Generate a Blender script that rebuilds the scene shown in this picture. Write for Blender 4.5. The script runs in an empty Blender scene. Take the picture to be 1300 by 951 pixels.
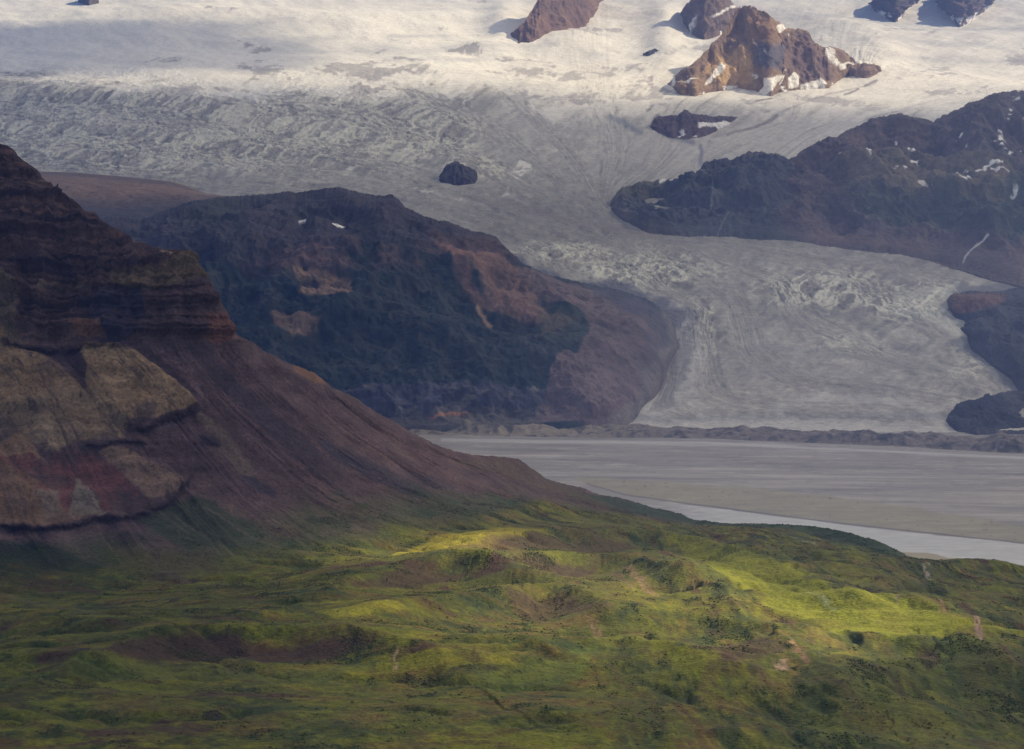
# Glacier valley seen through a long lens: cliffed mountainside and meadow in front,
# braided river plain, moraine, glacier with nunataks behind.  All geometry is metric.
import bpy, math, time
import numpy as np
from concurrent.futures import ThreadPoolExecutor
T0 = time.time()
rng = np.random.RandomState(7)

# ------------------------------------------------------------------ frame of reference
F = 3686.0        # focal length in photo pixels (1300 wide)
H = 1000.0        # camera height above the river plain
PY0 = 248.0       # picture row of the horizon
CX = 650.0
def world(px, py, D):
    return np.stack([(px-CX)/F*D, D, H-(py-PY0)*D/F], -1)

# sun: from the right and a little behind the scene
SUN_EL, SUN_AZ = math.radians(38), math.radians(62)     # azimuth from +Y towards +X
S = np.array([math.cos(SUN_EL)*math.sin(SUN_AZ), math.cos(SUN_EL)*math.cos(SUN_AZ), math.sin(SUN_EL)])

# ------------------------------------------------------------------ noise
_P = np.random.RandomState(3).permutation(256).astype(np.int32)
_P = np.concatenate([_P, _P])
_a = np.random.RandomState(5).normal(size=(256, 3)); _a /= np.linalg.norm(_a, axis=1)[:, None]
_G = (_a*1.35).astype(np.float32)
_t = np.random.RandomState(6).rand(256)*2*np.pi
_G2 = np.stack([np.cos(_t), np.sin(_t)], 1).astype(np.float32)*1.45
POOL = ThreadPoolExecutor(4)
def _perlin3(x, y, z):
    xi = np.floor(x).astype(np.int32); yi = np.floor(y).astype(np.int32); zi = np.floor(z).astype(np.int32)
    fx, fy, fz = x-xi, y-yi, z-zi
    u = fx*fx*fx*(fx*(fx*6-15)+10); v = fy*fy*fy*(fy*(fy*6-15)+10); w = fz*fz*fz*(fz*(fz*6-15)+10)
    xi &= 255; yi &= 255; zi &= 255
    out = 0
    for dx in (0, 1):
        hx = _P[xi+dx]; wx = u if dx else 1-u
        for dy in (0, 1):
            hy = _P[(hx+yi+dy) & 255]; wy = v if dy else 1-v
            for dz in (0, 1):
                g = _G[_P[(hy+zi+dz) & 255]]; wz = w if dz else 1-w
                out = out + wx*wy*wz*(g[:, 0]*(fx-dx)+g[:, 1]*(fy-dy)+g[:, 2]*(fz-dz))
    return out
def _perlin2(x, y):
    xi = np.floor(x).astype(np.int32); yi = np.floor(y).astype(np.int32)
    fx, fy = x-xi, y-yi
    u = fx*fx*fx*(fx*(fx*6-15)+10); v = fy*fy*fy*(fy*(fy*6-15)+10)
    xi &= 255; yi &= 255
    out = 0
    for dx in (0, 1):
        hx = _P[xi+dx]; wx = u if dx else 1-u
        for dy in (0, 1):
            g = _G2[_P[(hx+yi+dy) & 255]]; wy = v if dy else 1-v
            out = out + wx*wy*(g[:, 0]*(fx-dx)+g[:, 1]*(fy-dy))
    return out
def fbm(coords, octaves=5, gain=0.5, ridged=False, seed=0, lac=2.03):
    """coords: 2 or 3 arrays (same shape) already divided by the base wavelength"""
    shp = np.broadcast(*coords).shape
    cs = [np.ascontiguousarray(np.broadcast_to(c, shp)).ravel().astype(np.float32)+np.float32(17.3*seed+5.1*i) for i, c in enumerate(coords)]
    n = cs[0].size
    def job(sl):
        c = [a[sl] for a in cs]; amp, tot, nrm = 1.0, 0, 0
        for o in range(octaves):
            v = _perlin3(*c) if len(c) == 3 else _perlin2(*c)
            if ridged: v = 1-2*np.abs(v)*1.3
            tot = tot+amp*v; nrm += amp; amp *= gain
            c = [a*lac+37.7+7.7*i for i, a in enumerate(c)]
        return tot/nrm
    k = 60000
    parts = list(POOL.map(job, [slice(i, min(i+k, n)) for i in range(0, n, k)]))
    return np.concatenate(parts).reshape(shp)
def sstep(a, b, x):
    t = np.clip((x-a)/(b-a), 0, 1); return t*t*(3-2*t)
def lerp(a, b, t): return a+(b-a)*t

# ------------------------------------------------------------------ interpolation
def pchip_slopes(x, y):
    h = np.diff(x); d = np.diff(y, axis=0)/h.reshape((-1,)+(1,)*(y.ndim-1))
    m = np.zeros_like(y, dtype=float)
    if len(x) == 2:
        m[0] = m[1] = d[0]; return m
    hh = h.reshape((-1,)+(1,)*(y.ndim-1))
    w1 = 2*hh[1:]+hh[:-1]; w2 = hh[1:]+2*hh[:-1]
    with np.errstate(divide='ignore', invalid='ignore'):
        mm = (w1+w2)/(w1/d[:-1]+w2/d[1:])
    m[1:-1] = np.where(d[:-1]*d[1:] > 0, mm, 0)
    m[0] = d[0]; m[-1] = d[-1]
    return m
def pchip(x, y, q):
    x = np.asarray(x, float); y = np.asarray(y, float); q = np.clip(q, x[0], x[-1])
    m = pchip_slopes(x, y)
    i = np.clip(np.searchsorted(x, q, side='right')-1, 0, len(x)-2)
    h = (x[i+1]-x[i]); t = (q-x[i])/h
    if y.ndim > 1: h = h[:, None]; t = t[:, None]
    t2, t3 = t*t, t*t*t
    return (2*t3-3*t2+1)*y[i]+(t3-2*t2+t)*h*m[i]+(-2*t3+3*t2)*y[i+1]+(t3-t2)*h*m[i+1]
def pl(pts, q, col=1, smooth=False):
    a = np.array(pts, float)
    return pchip(a[:, 0], a[:, col], q) if smooth else np.interp(q, a[:, 0], a[:, col])

class Surf: pass
def make_surf(lines, px0, px1, dpx=1.3, dpy=1.2, back=None, hidden=None, jag=0, jagfoot=0, js=1, ext=None):
    """lines: bottom to top, each [(px, py, D), ...] (or a callable).  Depth in metres."""
    px = np.arange(px0, px1+dpx, dpx)
    if ext: px = np.concatenate([np.arange(ext[0], px0-6, 9.), px, np.arange(px[-1]+9, ext[1], 9.)])
    py_l, D_l = [], []
    for L in lines:
        py_l.append(pl(L, px, 1)); D_l.append(pl(L, px, 2, True))
    py_l, D_l = np.array(py_l), np.array(D_l)
    for k in range(1, len(py_l)):
        py_l[k] = np.minimum(py_l[k], py_l[k-1]-0.4); D_l[k] = np.maximum(D_l[k], D_l[k-1]+3)
    s = [0.0]
    for k in range(len(lines)-1):
        n = int(max(4, np.ceil(np.abs(py_l[k+1]-py_l[k]).max()/dpy)))
        if hidden and k in hidden: n = hidden[k]
        s += list(k+np.arange(1, n+1)/n)
    s = np.array(s)
    o = Surf(); o.s = s
    o.PY = pchip(np.arange(len(lines)), py_l, s); o.D = pchip(np.arange(len(lines)), D_l, s)
    o.PX = np.broadcast_to(px, o.PY.shape).copy(); o.px = px
    if jag or jagfoot:
        thick = np.clip((py_l[0]-py_l[-1])/25, .1, 1); c0, f0 = py_l[-1].copy(), py_l[0].copy()
        up_ = np.exp(-np.clip(o.PY-c0, 0, 99)/9); dn_ = np.exp(-np.clip(f0-o.PY, 0, 99)/9)
        jc = thick*jag*(fbm((px/22, px*0+js), 5, .62)+.6*fbm((px/7, px*0+js+9), 4, .6, ridged=True))
        jf = thick*jagfoot*fbm((px/16, px*0+js+5), 5, .62)
        o.PY = o.PY-jc*up_+jf*dn_
    o.S = np.broadcast_to(s[:, None], o.PY.shape)
    o.P = world(o.PX, o.PY, o.D)
    o.top = len(s)-1; o.nl = len(lines)
    o.crest = py_l[-1][None, :]; o.foot = py_l[0][None, :]
    o.warp = None
    return o
def add_back(o, drops):
    """rows behind the crest: list of (extra depth, drop)"""
    last = o.P[-1]; rows = []
    for dd, dz in drops:
        r = last.copy(); k = (last[:, 1]+dd)/last[:, 1]
        r[:, 0] *= k; r[:, 1] += dd; r[:, 2] -= dz
        rows.append(r)
    o.P = np.concatenate([o.P, np.array(rows)], 0)
def add_front(o, dd, dz):
    r = o.P[0].copy(); r[:, 1] -= dd; r[:, 2] -= dz
    o.P = np.concatenate([r[None], o.P], 0); o.has_front = True
def normals(P):
    du = np.gradient(P, axis=1); dv = np.gradient(P, axis=0)
    n = np.cross(du, dv); n /= np.linalg.norm(n, axis=-1, keepdims=True)+1e-9
    n *= np.where(n[..., 2:3] < 0, -1, 1)
    return n

# ------------------------------------------------------------------ painting surface colours, a few with light or haze put in
def getwarp(o, k):
    if o.warp is None:
        c = (o.P[..., 0]/k, o.P[..., 1]/k, o.P[..., 2]/k*1.5)
        o.warp = (fbm(c, 5, .6, seed=1), fbm(c, 5, .6, seed=2))
    return o.warp
def seg_dist(qx, qy, pts, closed=False):
    pts = np.array(pts, float); n = len(pts); best = np.full(qx.shape, 1e9)
    for i in range(n if closed else n-1):
        a, b = pts[i], pts[(i+1) % n]; d = b-a; L = (d*d).sum()+1e-9
        t = np.clip(((qx-a[0])*d[0]+(qy-a[1])*d[1])/L, 0, 1)
        best = np.minimum(best, (qx-a[0]-t*d[0])**2+(qy-a[1]-t*d[1])**2)
    return np.sqrt(best)
def inside(qx, qy, pts):
    pts = np.array(pts, float); n = len(pts); r = np.zeros(qx.shape, bool)
    for i in range(n):
        (x1, y1), (x2, y2) = pts[i], pts[(i+1) % n]
        if y1 == y2: continue
        c = ((y1 > qy) != (y2 > qy)) & (qx < (x2-x1)*(qy-y1)/(y2-y1)+x1)
        r ^= c
    return r
def poly_mask(o, pts, feather=4, warp=6, kind='poly', width=3):
    if kind == 'poly': feather, warp = feather*.55, warp*1.5
    a = np.array(pts, float); m = feather+warp*1.2+(width if kind == 'line' else 0)+2
    bb = (o.PX > a[:, 0].min()-m) & (o.PX < a[:, 0].max()+m) & (o.PY > a[:, 1].min()-m) & (o.PY < a[:, 1].max()+m)
    out = np.zeros(o.PX.shape)
    if not bb.any(): return out
    w1, w2 = o.warp
    qx = o.PX[bb]+w1[bb]*warp*1.6; qy = o.PY[bb]+w2[bb]*warp
    if kind == 'poly':
        sd = seg_dist(qx, qy, pts, True)*np.where(inside(qx, qy, pts), 1, -1)
        out[bb] = sstep(-feather, feather, sd)
    else:
        out[bb] = 1-sstep(width-feather, width+feather, seg_dist(qx, qy, pts))
    return out
def paint(o, mask, col, op=1.0):
    m = (mask*op)[..., None]; o.C = o.C*(1-m)+np.array(col)*m
def tint(o, f): o.C = o.C*f[..., None]

# flow fields: streamlines carry a value, blended by inverse distance on a coarse lattice
def flow(o, lines, res=5):
    xs = np.arange(-250, 1560, res); ys = np.arange(-120, 1040, res)
    gx, gy = np.meshgrid(xs, ys); num = 0; den = 0
    for val, pts in lines:
        w = 1/(seg_dist(gx, gy, pts)**2.5+30); num = num+w*val; den = den+w
    g = num/den
    fx = np.clip((o.PX-xs[0])/res, 0, len(xs)-1.001); fy = np.clip((o.PY-ys[0])/res, 0, len(ys)-1.001)
    i = fx.astype(int); j = fy.astype(int); u = fx-i; v = fy-j
    return (g[j, i]*(1-u)+g[j, i+1]*u)*(1-v)+(g[j+1, i]*(1-u)+g[j+1, i+1]*u)*v

# ------------------------------------------------------------------ mesh + material
def link_mesh(name, V, Fq, col=None, mat=None, kind='structure', smooth=True, parent=None):
    me = bpy.data.meshes.new(name)
    nv, nf, k = len(V), len(Fq), Fq.shape[1]
    me.vertices.add(nv); me.vertices.foreach_set('co', np.ascontiguousarray(V, dtype=np.float32).ravel())
    me.loops.add(nf*k); me.loops.foreach_set('vertex_index', np.ascontiguousarray(Fq, dtype=np.int32).ravel())
    me.polygons.add(nf); me.polygons.foreach_set('loop_start', np.arange(0, nf*k, k, dtype=np.int32))
    if smooth: me.polygons.foreach_set('use_smooth', np.ones(nf, bool))
    if col is not None:
        at = me.attributes.new('col', 'FLOAT_COLOR', 'POINT')
        c = np.ones((nv, 4), np.float32); c[:, :3] = col; at.data.foreach_set('color', c.ravel())
    me.update(); me.validate()
    ob = bpy.data.objects.new(name, me); bpy.context.scene.collection.objects.link(ob)
    if mat: me.materials.append(mat)
    if kind: ob['kind'] = kind
    if parent: ob.parent = parent
    return ob
def grid_faces(ny, nx):
    i = np.arange(ny*nx).reshape(ny, nx)
    return np.stack([i[:-1, :-1], i[:-1, 1:], i[1:, 1:], i[1:, :-1]], -1).reshape(-1, 4)
def emit(name, o, mat, keep=None):
    P, C = o.P, np.clip(o.C, 0.004, .92)
    nb = P.shape[0]-C.shape[0]
    if nb:
        if getattr(o, 'has_front', False): C = np.concatenate([C[:1], C], 0); nb -= 1
        if nb: C = np.concatenate([C]+[C[-1:]]*nb, 0)
    ob = link_mesh(name, P.reshape(-1, 3), grid_faces(P.shape[0], P.shape[1]), C.reshape(-1, 3), mat)
    print(name, P.shape[:2], 'at %.1fs' % (time.time()-T0))
    return ob

def material(name, grain=(0.0, 20.0), bump=((20., .5),), rough=.92, spec=.15):
    m = bpy.data.materials.new(name); m.use_nodes = True; nt = m.node_tree; N = nt.nodes; Lk = nt.links
    b = N['Principled BSDF']; b.inputs['Roughness'].default_value = rough
    b.inputs['Specular IOR Level'].default_value = spec
    at = N.new('ShaderNodeAttribute'); at.attribute_name = 'col'
    tc = N.new('ShaderNodeTexCoord')
    amt, size = grain
    nz = N.new('ShaderNodeTexNoise'); nz.inputs['Scale'].default_value = 1/size; nz.inputs['Detail'].default_value = 6
    nz.inputs['Roughness'].default_value = .75
    Lk.new(tc.outputs['Object'], nz.inputs['Vector'])
    mr = N.new('ShaderNodeMapRange'); mr.inputs['From Min'].default_value = .3; mr.inputs['From Max'].default_value = .7
    mr.inputs['To Min'].default_value = 1-amt; mr.inputs['To Max'].default_value = 1+amt
    Lk.new(nz.outputs['Fac'], mr.inputs['Value'])
    mx = N.new('ShaderNodeVectorMath'); mx.operation = 'SCALE'
    Lk.new(at.outputs['Color'], mx.inputs[0]); Lk.new(mr.outputs['Result'], mx.inputs['Scale'])
    Lk.new(mx.outputs['Vector'], b.inputs['Base Color'])
    prev = None
    for size, h in bump:
        n2 = N.new('ShaderNodeTexNoise'); n2.inputs['Scale'].default_value = 1/size; n2.inputs['Detail'].default_value = 5
        Lk.new(tc.outputs['Object'], n2.inputs['Vector'])
        bp = N.new('ShaderNodeBump'); bp.inputs['Strength'].default_value = 1; bp.inputs['Distance'].default_value = h
        Lk.new(n2.outputs['Fac'], bp.inputs['Height'])
        if prev: Lk.new(prev.outputs['Normal'], bp.inputs['Normal'])
        prev = bp
    if prev: Lk.new(prev.outputs['Normal'], b.inputs['Normal'])
    return m
M_near = material('mountainside_rock_and_turf', (.55, 5.), ((14., 2.6), (3.5, 1.1)))
M_mid = material('hazy_mountain_rock', (.45, 22.), ((60., 10.), (16., 4.)))
M_rock = material('nunatak_rock', (.45, 40.), ((90., 22.), (25., 8.)))
M_ice = material('glacier_ice', (.22, 40.), ((70., 9.), (25., 3.)), rough=.8, spec=.2)
M_plain = material('silt', (.06, 25.), (), rough=.75, spec=.25)
M_moraine = material('moraine_rubble', (.4, 12.), ((20., 5.),))
M_shrub = material('shrub_leaves', (.25, 3.), ())

# ================================================================== GLACIER
GD = [(-60, 36200), (-40, 34500), (0, 31500), (50, 28000), (100, 24900), (150, 22300), (200, 20000), (240, 18400), (280, 17100),
      (320, 16100), (360, 15300), (400, 14600), (450, 13750), (500, 13050), (520, 12750), (540, 12500), (555, 12150), (575, 11800)]
def Dg(py): return pchip([a[0] for a in GD], [a[1] for a in GD], np.atleast_1d(np.asarray(py, float)))
g_rows = [575, 555, 540, 520, 500, 450, 400, 360, 320, 280, 240, 200, 150, 100, 50, 0, -40]
g = make_surf([[(-700, r, float(Dg(r)[0])), (2000, r, float(Dg(r)[0]))] for r in g_rows], -60, 1360, 1.05, 0.72, hidden={0: 6}, ext=(-600, 1900))
g.warp = (fbm((g.PX/60, g.PY/25), 5, .6, seed=1), fbm((g.PX/60, g.PY/25), 5, .6, seed=2))
GFLOW = [
 (0.00, [(-250, 235), (50, 225), (300, 252), (500, 262), (640, 318), (720, 362), (800, 392), (846, 425), (836, 480), (800, 532), (900, 546), (1050, 552), (1300, 562)]),
 (0.12, [(-250, 200), (100, 195), (350, 230), (560, 262), (680, 310), (780, 350), (866, 395), (874, 450), (868, 500), (890, 522), (970, 532), (1100, 534), (1205, 548)]),
 (0.25, [(-250, 160), (150, 170), (400, 210), (600, 255), (720, 300), (840, 340), (912, 390), (915, 445), (935, 490), (1010, 508), (1120, 510), (1200, 530)]),
 (0.36, [(-250, 110), (200, 130), (420, 175), (620, 240), (740, 285), (880, 322), (975, 372), (985, 420), (1015, 462), (1100, 482), (1200, 497), (1245, 504)]),
 (0.46, [(-250, 60), (250, 85), (480, 130), (640, 205), (750, 270), (900, 312), (1060, 360), (1085, 400), (1130, 435), (1210, 462), (1290, 485)]),
 (0.54, [(-250, 0), (300, 30), (520, 80), (660, 160), (735, 235), (790, 292), (930, 312), (1120, 345), (1200, 380), (1240, 440), (1290, 490)]),
 (0.62, [(640, -60), (640, 60), (690, 130), (745, 200), (765, 265), (820, 299), (1000, 314), (1150, 335), (1290, 365)]),
 (0.72, [(820, -60), (800, 60), (800, 130), (810, 175), (800, 215), (775, 250), (790, 285)]),
 (0.80, [(1000, 150), (930, 172), (870, 200), (830, 232), (790, 250)]),
 (0.86, [(1500, 60), (1250, 108), (1100, 135), (980, 172), (900, 205)]),
 (0.93, [(1500, 90), (1300, 118), (1150, 145), (1030, 180), (1000, 210)]),
 (1.00, [(1500, 20), (1300, 60), (1180, 100), (1130, 100)])]
psi = flow(g, GFLOW)
g.psi = psi
PXn, PYn = g.PX, g.PY
# how broken the ice is
X, Y = g.P[..., 0], g.P[..., 1]
def blob(px, py, rx, ry): return np.exp(-((PXn-px)/rx)**2-((PYn-py)/ry)**2)
crev = np.zeros_like(PXn)
for a in [(130, 165, 380, 75, 1.), (420, 160, 230, 72, 1.), (560, 170, 90, 50, .9), (40, 130, 150, 30, .6), (330, 210, 200, 28, .6), (820, 345, 120, 32, .9),
          (720, 322, 80, 22, .9), (1050, 370, 110, 38, .8), (1160, 385, 90, 32, 1.), (890, 410, 60, 50, .6), (600, 215, 60, 24, .8),
          (1085, 85, 50, 22, .8), (700, 35, 80, 20, 0.), (860, 300, 60, 12, .2), (720, 195, 70, 14, .4), (1100, 440, 160, 25, .45), (1240, 470, 60, 40, .5)]:
    crev = np.maximum(crev, a[4]*blob(*a[:4]))
edge_n = fbm((PXn/90, PYn/35), 4, seed=9)
crev = sstep(.22, .85, crev+.35*edge_n)
along = (PXn*.9+PYn*1.2)
# relief: large undulation, flow ribs, crevasses
up = sstep(150, 40, PYn)
big = fbm((X/2600, Y/2200), 4, .5, seed=3)*(28+60*up)+fbm((X/800+Y/3000, Y/1500), 4, .5, seed=203)*52*sstep(140, 60, PYn)
for bx, by, rx, ry, hh in [(845, 40, 26, 40, 110), (1055, 46, 60, 20, 120), (1115, 72, 40, 14, 90), (725, 52, 50, 12, 70), (640, 30, 22, 22, 80), (578, 212, 34, 16, 30), (885, 138, 70, 12, 40), (480, 30, 120, 16, 60), (1180, 60, 90, 14, 60), (260, 20, 160, 12, 60)]:
    big = big+hh*blob(bx, by, rx, ry)
ribs = fbm((psi*150, along/260), 3, .5, seed=4)*sstep(130, 230, PYn)
wx, wy = g.warp
c1 = fbm((X/210+psi*9+.6*wx, Y/330+.6*wy), 4, .62, ridged=True, seed=5)
c2 = fbm((X/70+wx, Y/150+X/260+wy), 3, .62, ridged=True, seed=6)
fl = fbm((psi*62+.7*wx, along/24+.5*wy), 4, .66, ridged=True, seed=7)          # thin streaks along the flow
fl2 = fbm((psi*150+wx, along/12+wy), 3, .65, seed=25)
gr = fbm((X/60, Y/170), 4, .7, seed=26)
Zd = big+ribs*2+crev*(c1*13+c2*7+fl*9)+fbm((X/300, Y/400), 4, seed=8)*6*sstep(60, 140, PYn)+(fl2*3+gr*3)*sstep(80, 150, PYn)
Zd *= sstep(572, 530, PYn)*.9+.1
g.P[..., 2] += Zd
# colours
ice = np.array([.252, .243, .213]); snow = np.array([.90, .87, .77]); blue = np.array([.53, .54, .45]); dirt = np.array([.19, .165, .145])
g.C = np.zeros(g.P.shape)+ice
clump = fbm((PXn/70, PYn/28), 5, .6, seed=27)
lobe = sstep(300, 400, PYn)
n_f = fbm((psi*95+.25*wx, along/480), 4, .6, seed=12)
n_f2 = fbm((psi*420+.8*wx, along/40), 3, .65, seed=13)
og = fbm((psi*7+wx*.5, (PYn+18*np.sin(psi*6.))/9), 4, .6, seed=28)
tint(g, 1+.30*fbm((psi*22+.3*wx, along/300), 4, .6, seed=29)*lobe+.50*n_f+.42*n_f2+.48*gr+.45*fl2+.24*clump)
pale = sstep(400, 530, PYn)
g.C = g.C*(1+.22*pale[..., None]*np.array([1.1, 1.0, .85]))
upper = sstep(290, 170, PYn)
g.C = g.C*(1+.10*upper[..., None])
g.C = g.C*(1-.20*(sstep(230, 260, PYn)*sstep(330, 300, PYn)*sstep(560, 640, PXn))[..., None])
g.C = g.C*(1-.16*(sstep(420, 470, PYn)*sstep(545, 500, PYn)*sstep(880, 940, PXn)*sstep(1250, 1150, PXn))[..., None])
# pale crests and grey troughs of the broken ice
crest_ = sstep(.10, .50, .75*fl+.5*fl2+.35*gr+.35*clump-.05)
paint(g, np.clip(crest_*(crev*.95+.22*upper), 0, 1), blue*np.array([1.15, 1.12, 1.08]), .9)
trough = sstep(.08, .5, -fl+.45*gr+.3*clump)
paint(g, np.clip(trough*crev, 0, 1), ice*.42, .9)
paint(g, crev*sstep(.1, .45, clump)*.35, blue*.85)
wisps = sstep(.26, .40, .8*fbm((psi*40+.9*wx, along/70+.4*wy), 5, .62, seed=17)+.25*fl2)*sstep(280, 215, PYn)*sstep(60, 120, PYn)
paint(g, wisps, snow*.82, .8)
# firn line, ragged; grey ice shows through the snow in lenses
snowline = 112+12*np.sin(PXn/190.)+44*sstep(560, 760, PXn)-8*sstep(1000, 1250, PXn)-16*sstep(250, 0, PXn)
q = (snowline-PYn)/34+1.15*fbm((psi*26+.5*wx, along/60), 5, .62, seed=11)+.55*fl2
sm = sstep(-.35, .45, q)
paint(g, sm, snow)
veil = np.clip(sstep(235, 120, PYn-30*sstep(700, 900, PXn)*sstep(1300, 1000, PXn)+30*clump)*(.35+.65*sstep(560, 760, PXn)), 0, 1)
paint(g, veil*(.75+.5*fl2+.5*n_f), [.56, .53, .46], .75)
b_n = fbm((X/650+.3*wx, Y/1500+.3*wy), 5, .6, seed=18)+.18*fl2+.16*gr
bare = sstep(.20, .34, b_n+.22*sstep(20, 110, PYn)-.10*sstep(60, 0, PYn)-.25*sstep(330, 150, PXn)-.10)*sm
paint(g, bare, [.36, .34, .315], .8)
paint(g, sm*sstep(.0, .5, fbm((X/200, Y/600), 5, .6, seed=19)+.3*fl2)*sstep(30, 120, PYn), [.55, .53, .49], .5)
for pts, w, f, c, op in [
    ([(600, 250), (680, 268), (760, 287), (830, 300)], 3.5, 3, dirt, .55),
    ([(700, 305), (800, 312), (900, 318), (1050, 333), (1230, 358)], 1.2, 2, dirt*1.4, .3),
    ([(775, 150), (800, 162), (812, 168)], 4, 3, [.16, .18, .2], .7),
    ([(835, 150), (828, 160), (850, 175), (880, 180)], 3, 2, [.15, .15, .17], .8),
    ([(890, 185), (889, 205), (895, 218)], 2.5, 2, [.15, .16, .19], .8),
    ([(958, 160), (1000, 140), (1050, 120), (1110, 108)], 1.0, 1, dirt*1.2, .5),
    ([(925, 172), (960, 160), (988, 148)], 1.5, 1, dirt, .8),
    ([(960, 131), (978, 127)], 1.5, 1, dirt, .8), ([(1072, 121), (1090, 114)], 1.3, 1, dirt, .8), ([(1098, 110), (1112, 105)], 1.2, 1, dirt, .8),
    ([(860, 400), (880, 440), (868, 490), (815, 535)], 14, 10, [.42, .42, .40], .55),
    ([(800, 545), (900, 540), (1050, 545), (1180, 552), (1300, 560)], 8, 8, [.44, .43, .39], .6),
    ([(980, 516), (1060, 508), (1150, 512), (1205, 540)], 5, 5, [.42, .41, .38], .4),
    ([(905, 455), (960, 440), (1040, 445), (1120, 460)], 3, 3, [.2, .2, .2], .4),
    ([(850, 500), (900, 480), (1000, 470), (1100, 480)], 4, 5, [.22, .22, .22], .35)]:
    paint(g, poly_mask(g, pts, f, 4, 'line', w), c, op)
# rubble and blue-dark ice along the foot of the middle mountain
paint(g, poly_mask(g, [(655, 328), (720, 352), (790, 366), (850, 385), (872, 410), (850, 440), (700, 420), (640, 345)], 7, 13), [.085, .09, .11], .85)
paint(g, poly_mask(g, [(835, 375), (880, 392), (890, 430), (868, 470), (856, 500), (830, 525), (815, 480)], 10, 16)*sstep(-.3, .2, fl+.4*clump), [.10, .10, .11], .6)
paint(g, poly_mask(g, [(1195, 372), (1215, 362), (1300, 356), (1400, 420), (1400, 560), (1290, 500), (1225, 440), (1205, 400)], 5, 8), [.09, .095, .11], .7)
paint(g, poly_mask(g, [(1130, 372), (1215, 362), (1205, 400), (1262, 408), (1225, 440), (1190, 415), (1140, 400)], 6, 8), [.55, .56, .48], .35*crev.max() if False else .4)
add_back(g, [(1500, 200), (6000, 2500)])
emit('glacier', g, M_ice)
g_at = lambda px, py: (px, py, float(Dg(py)[0]))

# ================================================================== ROCK BODIES RISING THROUGH THE ICE
def rock_body(name, crest, foot, depth, px0, px1, relief, lam, color_fn, sink=250, bulge=.35, mat=None, dpx=1.1, toward=60):
    """crest / foot: [(px, py)].  depth: metres between foot and crest at full height."""
    pxs = np.unique(np.concatenate([np.linspace(px0, px1, 80), [c[0] for c in crest], [c[0] for c in foot]])); pxs = pxs[(pxs >= px0) & (pxs <= px1)]
    cr = pl(crest, pxs); ft = np.maximum(pl(foot, pxs), cr+.8)
    hgt = (ft-cr)/max((ft-cr).max(), 1e-6)
    Df = Dg(ft)-toward*.15; Dc = Df+depth*hgt**.8
    m1 = ft+(cr-ft)*.33; m2 = ft+(cr-ft)*.68
    L = [list(zip(pxs, ft, Df)), list(zip(pxs, m1, lerp(Df, Dc, .36-bulge*.3))), list(zip(pxs, m2, lerp(Df, Dc, .72-bulge*.25))), list(zip(pxs, cr, Dc))]
    o = make_surf(L, px0, px1, dpx, 1.0, jag=4.5, jagfoot=6, js=px0*.37)
    X, Y, Z = [o.P[..., i] for i in range(3)]
    getwarp(o, lam*1.5)
    n = normals(o.P)
    h = (o.foot-o.PY)/np.maximum(o.foot-o.crest, 1); e = np.clip(np.minimum(h, 1-h)*5, 0, 1)*np.clip((o.foot-o.crest)/12, .0, 1)
    r = fbm((X/lam, Y/lam, Z/lam*.8), 6, .55, ridged=True, seed=21)-.35
    gl = fbm((X/(lam*.28)+Z/lam*.4, Y/(lam*2.0), Z/(lam*1.6)), 4, .6, ridged=True, seed=22)-.35
    o.P = o.P+n*((r*relief*1.0+gl*relief*.9)*(e*.85+.15*np.clip((o.foot-o.crest)/12, .0, 1)))[..., None]
    o.r, o.gl, o.h = r, gl, h
    color_fn(o)
    add_back(o, [(120, 40), (500, 300), (900, 900)]); add_front(o, 4, sink)
    return emit(name, o, mat or M_rock)

def rock_colors(base, dark, light, snowy=.2, patches=()):
    def f(o):
        X, Y, Z = [o.P[:, :, i] for i in range(3)]
        a = fbm((X/500, Y/500, Z/260), 5, .6, seed=31); b = fbm((X/120+Z/160, Y/400, Z/300), 4, .6, seed=32)
        o.C = np.zeros(X.shape+(3,))+np.array(base)
        paint(o, sstep(.02, .4, a), dark, .8); paint(o, sstep(.05, .5, -a+.3*b), light, .6)
        tint(o, 1+.45*b+.3*(o.gl-.2))
        for p in patches: paint(o, poly_mask(o, p[0], p[2], p[3]), p[1], p[4])
        sn = fbm((X/210, Y/210, Z/90), 4, .6, seed=33)
        paint(o, sstep(.28, .34, sn*.8-.3*o.gl+snowy*sstep(.35, .0, o.h)-.12), [.84, .83, .80])
    return f
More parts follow.
